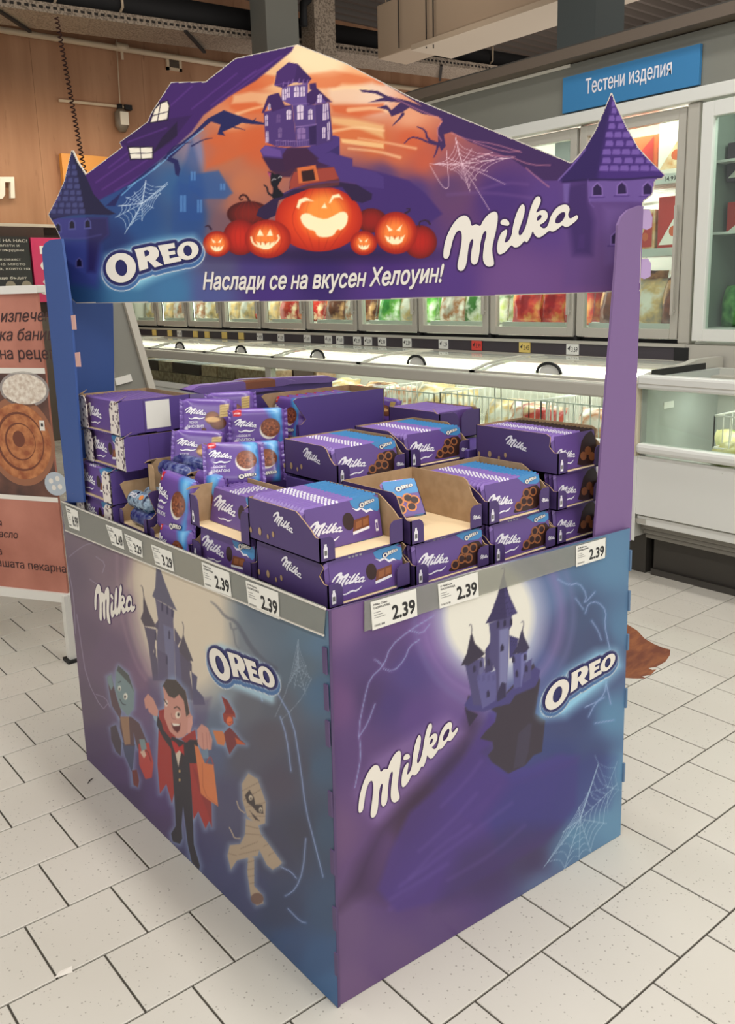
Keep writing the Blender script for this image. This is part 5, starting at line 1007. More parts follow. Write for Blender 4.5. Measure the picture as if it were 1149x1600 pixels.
def face_print(Lb,H,kind):
    key=(Lb,H,kind)
    if key in _pm: return _pm[key]
    pr=Print()
    pr.rect(0.008,.001,Lb-.004,H-.004,LIL2,0)
    if kind=='a':
        pr.poly([chaikin([(Lb*.6,H*.98),(Lb*.62,H*.82),(Lb*.68,H*.72),(Lb*.74,H*.74),(Lb*.8,H*.64),(Lb*.86,H*.66),(Lb*.98,H*.55),(Lb*.98,H*.98)],1)],BLU,.0002); pr.poly([[(Lb*.62,H*.78),(Lb*.68,H*.68),(Lb*.74,H*.71),(Lb*.8,H*.6),(Lb*.86,H*.63),(Lb*.9,H*.6),(Lb*.86,H*.68),(Lb*.8,H*.66),(Lb*.74,H*.76),(Lb*.68,H*.73)]],PWH,.0004)
        pr.ell(Lb*.56,H*.5,H*.16,H*.2,CHOD,.0003,.2); pr.poly([[(Lb*.6,H*.24),(Lb*.82,H*.3),(Lb*.83,H*.54),(Lb*.63,H*.5)]],CHO,.0005); pr.poly([[(Lb*.6,H*.18),(Lb*.82,H*.24),(Lb*.82,H*.3),(Lb*.6,H*.25)]],PWH,.0005)
        pr.poly([[(Lb*.64,H*.3),(Lb*.72,H*.32),(Lb*.73,H*.47),(Lb*.655,H*.45)]],BRN,.0006); pr.poly([[(Lb*.735,H*.325),(Lb*.81,H*.345),(Lb*.815,H*.49),(Lb*.745,H*.475)]],BRN,.0006)
    elif kind=='b':
        pr.poly([chaikin([(Lb*.58,H*.98),(Lb*.66,H*.84),(Lb*.72,H*.74),(Lb*.98,H*.66),(Lb*.98,H*.98)],1)],BLU,.0002)
        pr.poly([chaikin([(Lb*.45,H*.1),(Lb*.55,H*.22),(Lb*.66,H*.5),(Lb*.76,H*.66),(Lb*.98,H*.64),(Lb*.98,H*.04),(Lb*.5,H*.04)],1)],CHOD,.0002)
        for cx,cy in ((.56,.2),(.66,.3),(.76,.26),(.72,.5),(.84,.5)): pr.ell(Lb*cx,H*cy,H*.15,H*.13,BRN,.0004); pr.ell(Lb*cx,H*cy,H*.1,H*.085,CHOD,.0006)
    elif kind=='c':
        pr.poly([chaikin([(Lb*.48,H*.02),(Lb*.56,H*.3),(Lb*.68,H*.8),(Lb*.98,H*.98),(Lb*.99,H*.02)],1)],CHOD,.0002)
        for cx,cy in ((.66,.28),(.78,.4),(.86,.22)): pr.ell(Lb*cx,H*cy,H*.14,H*.12,BRN,.0004)
    lw=Lb*.42; f=lambda x,y:(Lb*.06+x*lw*.98-y*lw*0,H*.26+y*lw*.82+x*lw*.06)
    script_logo(pr,f,PWH,.0004,LIL2,.008*lw,1)
    pr.poly([chaikin([(Lb*.16,H*.2),(Lb*.2,H*.12),(Lb*.3,H*.17),(Lb*.36,H*.13),(Lb*.45,H*.26),(Lb*.35,H*.17),(Lb*.29,H*.21),(Lb*.2,H*.15)],1)],PWH,.0004)
    if kind in 'ab':
        ow=Lb*.2; g=lambda x,y:(Lb*.72+x*ow,H*.74+y*ow*.9-x*ow*.0); round_logo(pr,g,.0005,ow,False)
    if kind=='a': pr.rect(Lb*.9,H*.14,Lb*.935,H*.4,PWH,.0004); pr.rect(Lb*.906,H*.2,Lb*.93,H*.33,LIL2,.0006)
    me=pr.b.mesh('printed_face'); _pm[key]=me; return me
def barset(M_,w,d,n,y0,kind,desc,group,frontlabel,H=.08,tilt=-.13,pitch=None,z=.004,T=.0088,margin=.006):
    Lb=w-2*margin; me=bar_mesh(Lb,H,T,kind); pitch=pitch or T+.0026
    for i in range(n):
        y=y0+i*pitch
        if y+T+H*math.sin(-tilt)*0>d-.004: break
        m=M_@rotM((margin,y,z+(random.random()-.5)*.0012),tilt+(random.random()-.5)*.02,0,(random.random()-.5)*.006)
        o=link('chocolate_bar',me); o.matrix_world=m
        if i==0:
            meta(o,frontlabel,'chocolate bar',group); link('printed_face',face_print(Lb,H,kind),o,frameM((0,-.0005,0),(1,0,0),(0,-1,0)))
        else: meta(o,desc,'chocolate bar',group)
def T0(x,y,z,rz=0): return rotM((x,y,z),0,0,rz)
R90=-math.pi/2
def full(M_,w,d,h,kind,where,n=22,y0=.004,H=.08,tilt=-.1,step=.62,**k):
    t=tray(M_,w,d,h,'purple card tray '+where,step=step,**k)
    barset(M_,w,d,n,y0,kind,'chocolate bar filed behind the first, tray '+where,'chocolate bars in the tray '+where,'frontmost chocolate bar, tray '+where,H,tilt); return t
# front row
full(T0(.412,-.603,.886),.2,.235,.084,'a','on top at the front corner',n=15,y0=.052,H=.086,tilt=-.14,step=.7)
full(T0(.420,-.612,.800),.2,.235,.082,'a','second down at the front corner',n=3,y0=.008,step=.9)
tray(T0(.63,-.604,.874),.2,.215,.098,'open nearly empty brown tray beside the front corner stack',step=.75,fh=.5,logo=False,flap_logo=True)
full(T0(.633,-.612,.790),.21,.22,.08,'b','under the nearly empty tray',n=3,y0=.008,logo=False,flap_logo=True)
full(T0(.848,-.604,.872),.2,.215,.094,'b','right of the nearly empty tray',n=17,y0=.012,H=.082,logo=False,flap_logo=True,tilt=-.18)
full(T0(.857,-.612,.786),.205,.22,.08,'b','below the one right of the empty tray',n=3,y0=.008,logo=False,flap_logo=True)
full(T0(1.072,-.606,.946),.17,.25,.09,'c','on top beside the purple upright',n=20,y0=.012,H=.084,tilt=-.15,step=.86)
full(T0(1.072,-.606,.864),.17,.25,.08,'c','second down beside the purple upright',n=3,y0=.008,logo=False)
full(T0(1.072,-.606,.784),.17,.25,.078,'c','third down beside the purple upright',n=3,y0=.008,logo=False)
full(T0(1.072,-.606,.702),.17,.25,.078,'c','lowest beside the purple upright',n=3,y0=.008,logo=False)
full(T0(.425,-.612,.716),.2,.235,.08,'a','lowest at the front corner',n=3,y0=.008,logo=False,bottle=False)
full(T0(.636,-.612,.708),.21,.22,.078,'b','lowest behind the middle front tag',n=3,y0=.008,logo=False,bottle=False)
full(T0(.857,-.612,.704),.205,.22,.078,'b','lowest above the front spire',n=3,y0=.008,logo=False,bottle=False)
# one square biscuit pack leaning in the nearly empty tray
sq=MB(); me_=bar_mesh(.085,.085,.009,'b')
o=link('square_chocolate_pack',me_); o.matrix_world=rotM((.668,-.50,.902),-.62,.0,-.25); meta(o,'single square blue and lilac pack leaning in the nearly empty brown tray','chocolate bar')
pr=Print(); Hs=.085; pr.rect(.004,.002,.081,.081,LIL2,0); pr.poly([[(.004,.05),(.03,.042),(.06,.05),(.081,.05),(.081,.082),(.004,.082)]],BLU,.0003); round_logo(pr,lambda x,y:(.03+x*.042,.057+y*.038),.0005,.042,False)
for cx,cy in ((.03,.036),(.052,.04),(.03,.017),(.055,.02),(.066,.034)): pr.ell(cx,cy,.012,.011,ORG,.0004); pr.ell(cx,cy,.0085,.0075,CHOD,.0006)
pr.build('printed_face',o,frameM((0,-.0005,0),(1,0,0),(0,-1,0)))
# second row
full(T0(.668,-.325,.944),.2,.205,.082,'b','behind the front corner stack',n=18,y0=.012,H=.078,tilt=-.2,step=.75,flap_logo=True)
full(T0(.888,-.318,.948),.2,.205,.082,'b','behind the nearly empty tray',n=18,y0=.012,H=.078,tilt=-.2,logo=False,flap_logo=True)
full(T0(1.09,-.21,.975),.15,.2,.075,'d','of plain lilac bars farthest back',n=16,y0=.01,H=.072,logo=False,step=.9,fh=.95,flap=.07)
for (x,y,z,w_,d_,h_) in ((.668,-.325,.70,.2,.205,.238),(.888,-.318,.70,.2,.205,.242),(1.07,-.33,.70,.17,.5,.27)):
    MB().box(x,x+w_,y,y+d_,z,z+h_,PUR).build('carton',label='purple carton under the %s tray of the second row'%({.668:'left',.888:'middle',1.07:'right'}[x]),cat='carton',bevel=.002)
# stack facing the side panel, next to the corner
full(T0(.415,-.118,.866,R90),.245,.14,.086,'a','facing the side, right of the cookie packs',n=10,y0=.04,H=.078,tilt=-.22,step=.97,fh=.8,logo=False)
full(T0(.412,-.122,.782,R90),.245,.14,.082,'a','facing the side, just above the side rail',n=3,y0=.01,logo=False,fh=.62)
full(T0(.412,-.122,.702,R90),.245,.14,.078,'a','facing the side, lowest near the corner',n=3,y0=.01,logo=False,fh=.5)
# starry boxes by the blue upright
def starry(x,y,z,w,d,h,where,n,sticker=False):
    M_=T0(x,y,z,R90); t=tray(M_,w,d,h,'purple tray with starry white flaps, '+where,fh=.985,flm=STAR,flap=.052,step=.985,logo=False,bottle=False,out=PUR,flap_logo=False)
    barset(M_,w,d,n,.012,'a' if not sticker else 'd','bar filed behind the first, starry tray, '+where,'bars in the starry tray, '+where,'frontmost bar, starry tray, '+where,h-.006,-.03,pitch=.0098)
    e=MB(); e.box(w-.0545,w-.0535,-.0012,.0005,0,h,CARD)
    if sticker:
        s=MB(); s.box(w+.0003,w+.001,d*.37,d*.70,h*.12,h*.92,TAG); so=s.build('sticker',t,label='white square sticker')
    sl=MB()
    for f in (.34,.68): sl.box(w+.0002,w+.0006,d*f,d*f+.0015,.004,h-.004,PURD)
    sl.build('fold_line',t)
    return t
starry(.42,.492,1.022,.253,.2,.088,'top of the stack',16,True)
starry(.424,.485,.932,.253,.2,.088,'second in the stack',4)
starry(.402,.525,.842,.243,.235,.086,'third in the stack',4)
starry(.402,.53,.755,.243,.235,.084,'bottom of the stack',3)
# wafer tray
M_=T0(.408,.255,.80,R90)
tray(M_,.16,.2,.105,'brown open tray of blue wafer rolls behind the side rail',fh=.35,step=.9,logo=False,bottle=False,flap=.02)
z_=MB()
for k in range(6): z_.bar((.405,.252,.806+k*.016),(.405,.238,.814+k*.016),.004,.004,DK)
TEAL=noisemat('wafer_wrapper',(42,74,104),(20,30,62),40,.25,3,(1,1,1),.05,.35,.6,.5,(150,172,190)); NV=noisemat('wafer_wrapper_navy',(34,40,104),(120,130,170),55,.25,3,(1,1,1),.05,.4,.75)
for i,(y,x,z,mm,lb) in enumerate(((.215,.432,.868,TEAL,'teal wafer roll with white lettering on top in the brown tray'),(.212,.475,.873,TEAL,'teal wafer roll behind the lettered one in the brown tray'),(.21,.434,.826,NV,'navy wafer roll lower in the brown tray'),(.205,.477,.828,NV,'navy wafer roll at the back of the brown tray, low down'))):
    P=[(x,y,z),(x,y-.006,z),(x,y-.012,z),(x,y-.10,z),(x,y-.106,z),(x,y-.115,z)]
    b=MB(); b.tube(P,[.004,.02,.0225,.0225,.02,.004],mm,14); o=b.build('wafer_roll',label=lb,cat='wafer pack')
    if i==0:
        pr=Print(); text_to(pr,'ЯКО!',.02,-.006,.016,PWH,.0003,bold=.03); pr.ell(.082,.0,.010,.007,ORG,.0003); pr.build('printed_name',o,frameM((x-.016,y,z+.0165),(0,-1,0),(-.72,0,.7)))
for i,(x,y,z,lb) in enumerate(((.47,.02,.955,'navy striped wafer roll at the back, left of the leaning cookie packs'),(.52,.04,.962,'second navy striped wafer roll behind the first at the back'))):
    MB().tube([(x,y+.09,z),(x,y+.083,z),(x,y-.05,z),(x,y-.057,z)],[.005,.02,.02,.005],NV,12).build('wafer_roll',label=lb,cat='wafer pack')
tray(T0(.46,.18,.86,R90),.22,.2,.105,'brown tray edge behind the wafer rolls holding navy striped rolls',fh=.9,step=.98,logo=False,bottle=False,out=KRAFT)
MB().box(.46,.66,-.04,.18,.70,.858,PUR).build('carton',label='purple carton under the brown tray of striped rolls',cat='carton')
# cookie packs
_ck={}
def cookie_mesh(kind,W=.17,H=.125,T=.034):
    if kind in _ck: return _ck[kind]
    nu,nv=86,62; U,V=np.meshgrid(np.linspace(0,1,nu),np.linspace(0,1,nv))
    a=np.clip((U-.06)/.88,0,1); fb=np.sqrt(np.clip(1-np.abs(2*a-1)**5,0,1))*np.sqrt(np.clip(1-np.abs(2*V-1)**6,0,1)); fb=np.where((U<.06)|(U>.94),.0,fb)
    wr=.0012*np.sin(V*40+np.sin(U*9)*2)*np.exp(-((U-.5)/.5)**8)*0+ .0016*np.sin(V*26+U*5)*np.clip((np.abs(U-.5)-.34)*9,0,1)
    zz=.5*T*fb+wr+.0006; X=U*W; 
    hs=1-.10*np.exp(-((U-.06)/.05)**2)-.10*np.exp(-((U-.94)/.05)**2)
    Z=H*(.5+(V-.5)*hs)
    edge=(np.arange(nv)%2)*.0025
    X[:,0]+=edge; X[:,-1]-=edge
    F=np.stack([X,-zz,Z],-1).reshape(-1,3); B_=np.stack([X,zz-.0,Z],-1).reshape(-1,3)
    idx=np.arange(nu*nv).reshape(nv,nu); q=np.stack([idx[:-1,:-1],idx[:-1,1:],idx[1:,1:],idx[1:,:-1]],-1).reshape(-1,4); 
    rim=[(idx[0,i],idx[0,i]+nu*nv,idx[0,i+1]+nu*nv,idx[0,i+1]) for i in range(nu-1)]+[(idx[-1,i+1],idx[-1,i+1]+nu*nv,idx[-1,i]+nu*nv,idx[-1,i]) for i in range(nu-1)]
    me=bpy.data.meshes.new('cookie_pack'); me.from_pydata(np.vstack([F,B_]).tolist(),[],[tuple(int(v) for v in r) for r in q]+[tuple(int(v+nu*nv) for v in r[::-1]) for r in q]+[tuple(int(v) for v in r) for r in rim])
    me.materials.append(vmat('printed_foil',.24,.6)); me.polygons.foreach_set('use_smooth',[True]*len(me.polygons))
    px=U.ravel()*170; py=(1-V.ravel())*125; p=Paint(px,py); p.c[:]=(100,70,146)
    p.poly([(0,0),(170,0),(170,10),(0,10)],(138,104,186),.7,8)
    if kind=='sens':
        p.poly([(104,0),(152,0),(152,125),(128,125),(146,70),(120,30)],(62,140,200),1,16); p.poly([(120,0),(146,0),(140,34)],(140,200,232),.7,14); p.poly([(152,-2),(172,-2),(172,127),(152,127)],(112,80,160))
        p.poly([(14,2),(38,4),(37,20),(26,22),(15,18)],(196,36,44)); p.line([(19,12),(31,13)],4,(240,225,225),.8)
        p.ell(112,62,26,26,(226,218,204),1,2); p.ell(117,56,28,26,(150,82,48),1,2,(108,54,32))
        for _ in range(60):
            a_=rng.uniform(0,6.28);r_=rng.uniform(0,24); p.ell(117+r_*math.cos(a_),56+r_*.95*math.sin(a_),2.4,1.8,(176,104,64) if rng.random()<.5 else (84,40,26),.9,1)
        p.line([(22,76),(50,77)],4,(205,190,220),.8); 
    else:
        p.ell(96,62,22,20,(150,92,52),1,2,(104,58,36)); p.ell(112,76,24,20,(122,70,42),1,2,(78,42,30)); p.ell(96,66,22,8,(222,178,112),.9,3); p.poly([(118,22),(146,18),(142,56),(116,60)],(190,160,92),1,2); 
        for k in range(4): p.line([(120,28+k*8),(142,25+k*8)],2,(120,92,40),.7)
        p.ell(70,98,7,8,(84,40,34)); p.poly([(152,-2),(172,-2),(172,127),(152,127)],(112,80,160))
    p.poly([(14,92),(20,86),(24,92),(24,114),(14,114)],(228,222,228),.9); p.line([(0,0),(0,125)],8,(126,92,172),.8)
    bk=np.tile(np.array([[104,74,150.]]),(nu*nv,1)); 
    fr=p.c; setcol(me,np.vstack([fr,bk])); _ck[kind]=me
    pr=Print(); lw=.062; script_logo(pr,lambda x,y:(.016+x*lw,.070+y*lw*.86+x*lw*.02),PWH,.0004,None,0,1)
    pr.poly([chaikin([(.024,.066),(.032,.058),(.045,.062),(.06,.058),(.078,.068),(.06,.062),(.045,.067),(.034,.061)],1)],PWH,.0004)
    text_to(pr,'COOKIE' if kind=='sens' else 'ЯДКИ',.026,.047,.009,PWH,.0004); text_to(pr,'SENSATIONS' if kind=='sens' else 'БИСКВИТ',.02,.034,.012,PWH,.0004,bold=.01,maxw=.05)
    if kind=='sens': round_logo(pr,lambda x,y:(.092+x*.048,.014+y*.044),.0004,.048,False)
    # wrap the print onto the bulging face
    for i,(x,y,z) in enumerate(pr.b.v):
        u=x/W; v=y/H; aa=min(1,max(0,(u-.06)/.88)); f_=math.sqrt(max(0,1-abs(2*aa-1)**5))*math.sqrt(max(0,1-abs(2*v-1)**6)) if .06<=u<=.94 else 0
        pr.b.v[i]=(x,y,.5*T*f_+.0008+z)
    _ck[kind+'p']=pr.b.mesh('printed_name'); return me
def cookie(kind,M_,label,group=None,sc=1):
    me=cookie_mesh(kind); o=link('cookie_pack',me); o.matrix_world=M_@Matrix.Scale(sc,4); meta(o,label,'cookie pack',group)
    link('printed_name',_ck[kind+'p'],o,frameM((0,-.0012,0),(1,0,0),(0,-1,0))); return o
def packat(kind,px,py,y,rx,ry,rz,label,sc=1,group=None):
    c=ony(px,py,y); M_=rotM(c,rx,ry,rz)@Matrix.Translation((-.085*sc,0,-.0625*sc)); return cookie(kind,M_,label,group,sc)
# packs standing behind the side rail
tray(T0(.408,.083,.80,R90),.2,.12,.08,'purple tray under the standing cookie packs at the side rail',fh=.25,step=.3,logo=False,bottle=False,flap=.02)
cookie('sens',rotM((.425,.075,.825),-.16,.03,R90-.02),'cookie pack standing foremost behind the side rail, red tag at its corner',None,1.12)
cookie('sens',rotM((.475,.03,.83),-.12,.0,R90),'cookie pack standing just behind the foremost one at the side rail',None,1.1)
cookie('sens',rotM((.409,.045,.725),-.1,.0,R90),'cookie pack low behind the side rail under the foremost one',None,1.0)
# loose pile in the middle
packat('sens',404,672,.02,-.1,.02,-.42,'cookie pack propped upright in the middle of the pile, red tag top left',.88)
packat('choc',326,655,.12,-.28,.06,-.45,'cookie pack with a gold tag leaning back at the left of the pile',.84)
packat('choc',313,705,.10,-.3,.10,-.5,'cookie pack with a gold tag lying lower left in the pile',.84)
packat('sens',366,725,-.10,-.5,.06,-.40,'cookie pack at the front of the pile, tilted back behind the slanting tray',.84)
packat('sens',400,722,-.05,-.45,.02,-.45,'cookie pack tucked behind the front one of the pile',.84)
packat('choc',362,642,.16,-.2,.0,-.4,'cookie pack peeking out behind the left of the pile',.8)
MB().box(.56,.80,-.02,.2,.70,.93,PUR).build('carton',label='purple carton carrying the pile of cookie packs',cat='carton')
# carton of upright packs behind the pile
a=ony(472,690,.06); M_=T0(a.x-.01,.06+.155,a.z-.002,R90)
dq=ony(600,620,.06).x-a.x+.0
tq=tray(M_,.155,dq+.01,.118,'tall plain purple tray of cookie packs standing on end',fh=.4,step=.999,logo=False,bottle=False,out=PUR,flap=.012)
for i in range(7):
    cookie('sens',M_@rotM((-.004,.022+i*.031,.004),-.16,0,0),'foremost cookie pack in the tall plain purple tray' if i==0 else 'cookie pack standing in a row in the tall plain purple tray','cookie packs in the tall purple tray',.87)
# cartons and long packs at the back
c=ony(345,650,.3); MB().box(c.x-.12,c.x+.22,.28,.46,.70,ony(345,622,.3).z,PUR).build('carton',label='purple carton at the back under the long brown and purple bar',cat='carton',bevel=.002)
c2=ony(430,610,.42); MB().box(c2.x-.09,c2.x+.22,.42,.57,.70,ony(430,601,.42).z,PUR).build('carton',label='purple carton farthest back on the stand',cat='carton',bevel=.002)
def longpack(p0,p1,wd,ht,label,brown=True):
    p0=Vector(p0);p1=Vector(p1); d=(p1-p0); Ln=d.length; ex=d.normalized(); n=Vector((0,0,1)); ey=n.cross(ex).normalized(); n=ex.cross(ey)
    M_=Matrix((ex,ey,n)).transposed().to_4x4(); M_.translation=p0; xs=[0,.012,.03,.5*Ln,.72*Ln,.8*Ln,Ln-.03,Ln-.012,Ln]; mb=MB(); V=[]
    for i,x in enumerate(xs):
        s=(.1,.5,1,1,1,1,1,.5,.1)[i]; w2=(1.05,.95,.9,.9,.9,.9,.9,.95,1.05)[i]*wd/2; V+=[(x,-w2,ht*.5-ht*.5*s),(x,w2,ht*.5-ht*.5*s),(x,w2*.96,ht*.5+ht*.35*s),(x,w2*.6,ht*.5+ht*.5*s),(x,-w2*.6,ht*.5+ht*.5*s),(x,-w2*.96,ht*.5+ht*.35*s)]
    for i in range(8):
        for k in range(6):
            m=LIL2
            if brown and i in (3,4) : m=CHO if k in(2,3,4,5) else LIL2
            elif k in (3,): m=LIL
            mb.add([V[q] for q in (i*6+k,(i+1)*6+k,(i+1)*6+(k+1)%6,i*6+(k+1)%6)],[(0,1,2,3)],m)
    o=mb.build('long_chocolate_bar',label=label,cat='chocolate bar'); o.matrix_world=M_
    l=link('printed_logo',logo_mesh(.04),o,frameM((Ln*.42,-wd*.24,ht+.0008),(1,0,0),(0,0,1))); return o
longpack(ony(292,616,.29),ony(450,600,.31),.07,.022,'long purple and brown chocolate bar lying across the back carton')
longpack(ony(364,603,.45),ony(520,596,.43),.06,.02,'plain purple long bar lying farthest back',False)
b0=ony(528,606,.26);b1=ony(610,622,.22)
# foil bag with a crimped end at the right of the tall tray
packat('choc',566,628,.26,-1.25,.0,-.12,'shiny lilac bag lying behind the tall plain tray, its crimped end to the right',.9)
packat('choc',601,640,.2,-.35,.1,-1.25,'dark purple bag end hanging down at the right of the tall plain tray',.62)
# ================================================================ FREEZERS
FG=mat('freezer_grey',(176,172,160),.4,0,.5); FW=mat('freezer_white',(216,216,208),.4); FD=mat('freezer_dark',(66,62,56),.6); GK=mat('gasket_black',(20,20,20),.6); FIN=mat('freezer_interior',(226,226,216),.5); GL=glassmat('freezer_glass',(238,246,242)); FAS=mat('fascia_grey',(122,122,112),.5); STEEL=mat('kick_steel',(70,66,60),.5,.3)
LED=mat('led_tube',(255,255,250),.4,emit=(255,250,238),es=6)
def loce(o,p): return loc(o,p)
XD=3.75; YB=[.72+.672*k for k in range(11)]
fz=empty('wall_freezer',(XD+.3,3.8,0),label='long tall row of glass-door freezers along the right wall, fascia above',cat='freezer')
Y1=YB[-1]; Y0=YB[0]
def P(name,*a,m=FG,bevel=0,par=None,**k): return loce(BX(name,*a,m,bevel=bevel,**k),par or fz)
P('cabinet_back',4.55,4.7,-1.6,Y1,.3,2.6,m=FIN); P('cabinet_roof',3.80,4.7,-1.6,Y1,2.36,2.42,m=FIN); P('cabinet_floor',3.78,4.7,-1.6,Y1,.98,1.06,m=FIN); P('cabinet_end',3.8,4.7,Y1,Y1+.06,.3,2.6)
P('fascia',3.72,3.80,-1.6,Y1,2.30,2.56,m=FAS); P('fascia_trim',3.70,3.80,-1.6,Y1,2.235,2.30,m=FW,bevel=.006); P('cornice',3.62,3.82,-1.6,Y1,2.565,2.62,m=mat('cornice_brown',(98,86,74),.5)); P('cornice_top',3.66,4.7,-1.6,Y1,2.62,2.64,m=FD)
P('shelf_edge_light',3.715,3.722,1.45,3.1,2.545,2.562,m=mat('tube_off',(228,224,210),.3))
P('price_rail',3.70,3.735,.66,Y1,.968,1.035,m=mat('rail_dark',(62,56,62),.4)); P('rail_lip',3.69,3.72,.66,Y1,1.035,1.052,m=FG); P('lower_lip',3.69,3.72,.66,Y1,.95,.968,m=FG)
P('ledge',3.70,3.80,-1.6,.66,.93,1.05,m=FG); P('ledge_lower',3.68,3.80,-1.6,.66,.84,.925,m=FG); P('end_cap',3.69,3.72,.64,.72,.965,1.035,m=GK)
for k in range(10):
    y0,y1=YB[k]+.012,YB[k+1]-.012
    d=loce(MB().box(XD-.02,XD+.02,y0,y0+.045,1.075,2.225,FG).box(XD-.02,XD+.02,y1-.045,y1,1.075,2.225,FG).box(XD-.02,XD+.02,y0+.045,y1-.045,1.075,1.125,FG).box(XD-.02,XD+.02,y0+.045,y1-.045,2.17,2.225,FG).build('glass_door',bevel=.002),fz)
    link('pane',MB().box(XD-.004,XD+.002,y0+.04,y1-.04,1.12,2.175,GL).mesh('pane'),d)
    link('door_handle',MB().bar((XD-.045,y0+.02,1.2),(XD-.045,y0+.02,1.75),.015,.015,FG).bar((XD-.045,y0+.02,1.22),(XD-.02,y0+.02,1.22),.01,.01,FG).mesh('h'),d)
    link('hinge',MB().box(XD-.025,XD+.01,y1-.01,y1+.012,1.05,1.08,GK).mesh('h'),d)
    if k<9: P('mullion',3.775,3.80,YB[k+1]-.02,YB[k+1]+.02,1.06,2.235,m=GK)
    loce(MB().box(3.815,3.83,YB[k]+.03,YB[k]+.05,1.1,2.3,LED).build('light_tube'),fz)
    for z in ((1.12,) if k>1 else (1.12,1.52,1.9)):
        sh=MB()
        for j in range(9): sh.box(3.83+j*.08,3.842+j*.08,YB[k]+.03,YB[k+1]-.03,z,z+.008,FW)
        sh.box(3.825,3.835,YB[k]+.03,YB[k+1]-.03,z-.012,z+.03,FW); loce(sh.build('wire_shelf'),fz)
P('door_gap',3.765,3.775,.66,Y1,1.045,1.07,m=GK); P('post',3.72,3.80,.655,.725,1.05,2.235,m=FG,bevel=.01)
for y0,y1 in ((-.14,.63),(-.93,-.16)):
    d=loce(MB().box(3.70,3.75,y0,y0+.06,1.07,2.22,FW).box(3.70,3.75,y1-.06,y1,1.07,2.22,FW).box(3.70,3.75,y0+.06,y1-.06,1.07,1.13,FW).box(3.70,3.75,y0+.06,y1-.06,2.15,2.22,FW).build('glass_door',bevel=.002),fz)
    link('pane',MB().box(3.722,3.728,y0+.05,y1-.05,1.12,2.16,GL).mesh('pane'),d)
    for z in (1.12,1.6,1.95): P('shelf',3.85,4.5,y0,y1,z,z+.012,m=FW)
P('divider_wall',3.82,4.55,.63,.66,1.06,2.36,m=mat('divider_grey',(120,128,118),.5)); P('shelf_upright',4.38,4.42,.30,.34,1.06,2.36,m=FD)
loce(MB().box(4.50,4.52,-.9,.5,2.2,2.22,mat('led_soft',(255,255,250),.4,emit=(240,250,240),es=1.2)).build('light_tube'),fz)
# blue department sign
sg=empty('department_sign',(3.70,1.05,2.3),label='blue sign with white lettering on the freezer fascia, reading Тестени изделия',cat='sign')
sy1=onx(880,175,3.70).y;sy0=onx(1095,90,3.70).y; sz0=onx(1093.5,132,3.70).z;sz1=onx(1096,68,3.70).z
loce(MB().box(3.695,3.715,sy0,sy1,sz0,sz1,mat('sign_blue',(52,122,172),.45)).build('board'),sg)
pr=Print(); tx0=sy1-onx(915,140,3.694).y; tw=onx(915,140,3.694).y-onx(1050,108,3.694).y
text_to(pr,'Тестени изделия',tx0,(sz1-sz0)*.40,.105,PWH if 'PWH' in globals() else WHT,.0016,bold=.011,maxw=tw); loce(pr.build('lettering',None,frameM((3.6945,sy1,sz0),(0,-1,0),(-1,0,0))),sg)
# price cards on the dark rail
PCW=mat('card_white',(226,226,218),.5);PCY=mat('card_yellow',(222,196,110),.5);PCR=mat('card_red',(214,70,60),.5)
cards=[(243,'y',''),(267,'y',''),(282,'w','1.69'),(307,'y',''),(325,'y',''),(352,'y',''),(378,'y',''),(407,'w','4.39'),(440,'w','1.29'),(481,'w','1.69'),(514,'w','4.49'),(532,'w','4.69'),(559,'w','2.29'),(576,'w','2.59'),(598,'w','2.99'),(637,'w','2.39'),(694,'w','1.29'),(746,'r','3.99'),(821,'y','2.45'),(896,'w','3.69')]
CN=['leftmost','second','third','fourth','fifth','sixth','seventh','eighth','ninth','tenth','eleventh','twelfth','thirteenth','fourteenth','fifteenth','sixteenth','seventeenth','eighteenth','nineteenth','twentieth']
for i,(px,c_,t_) in enumerate(cards):
    q=onx(px,535,3.698); wd=.085; q2=onx(px,528+(px-200)*.015,3.698)
    m={'w':PCW,'y':PCY,'r':PCR}[c_]; nm={'w':'white','y':'yellow','r':'red'}[c_]
    o=MB().box(3.690,3.6985,q.y-wd/2,q.y+wd/2,.973,1.033,m).build('shelf_price_card',label='small %s price card %s, %s from the left on the dark freezer rail'%(nm,('reading '+t_) if t_ else 'with blurred print', CN[i]),cat='price card')
    if t_: 
        pr=Print(); text_to(pr,t_,.035,.014,.04,INK,.0,bold=.01,maxw=.045); pr.poly([[(.008,.03),(.03,.05),(.024,.02)]],INK,0); pr.build('printed_price',o,frameM((3.6896,q.y+wd/2,.975),(0,-1,0),(-1,0,0)))
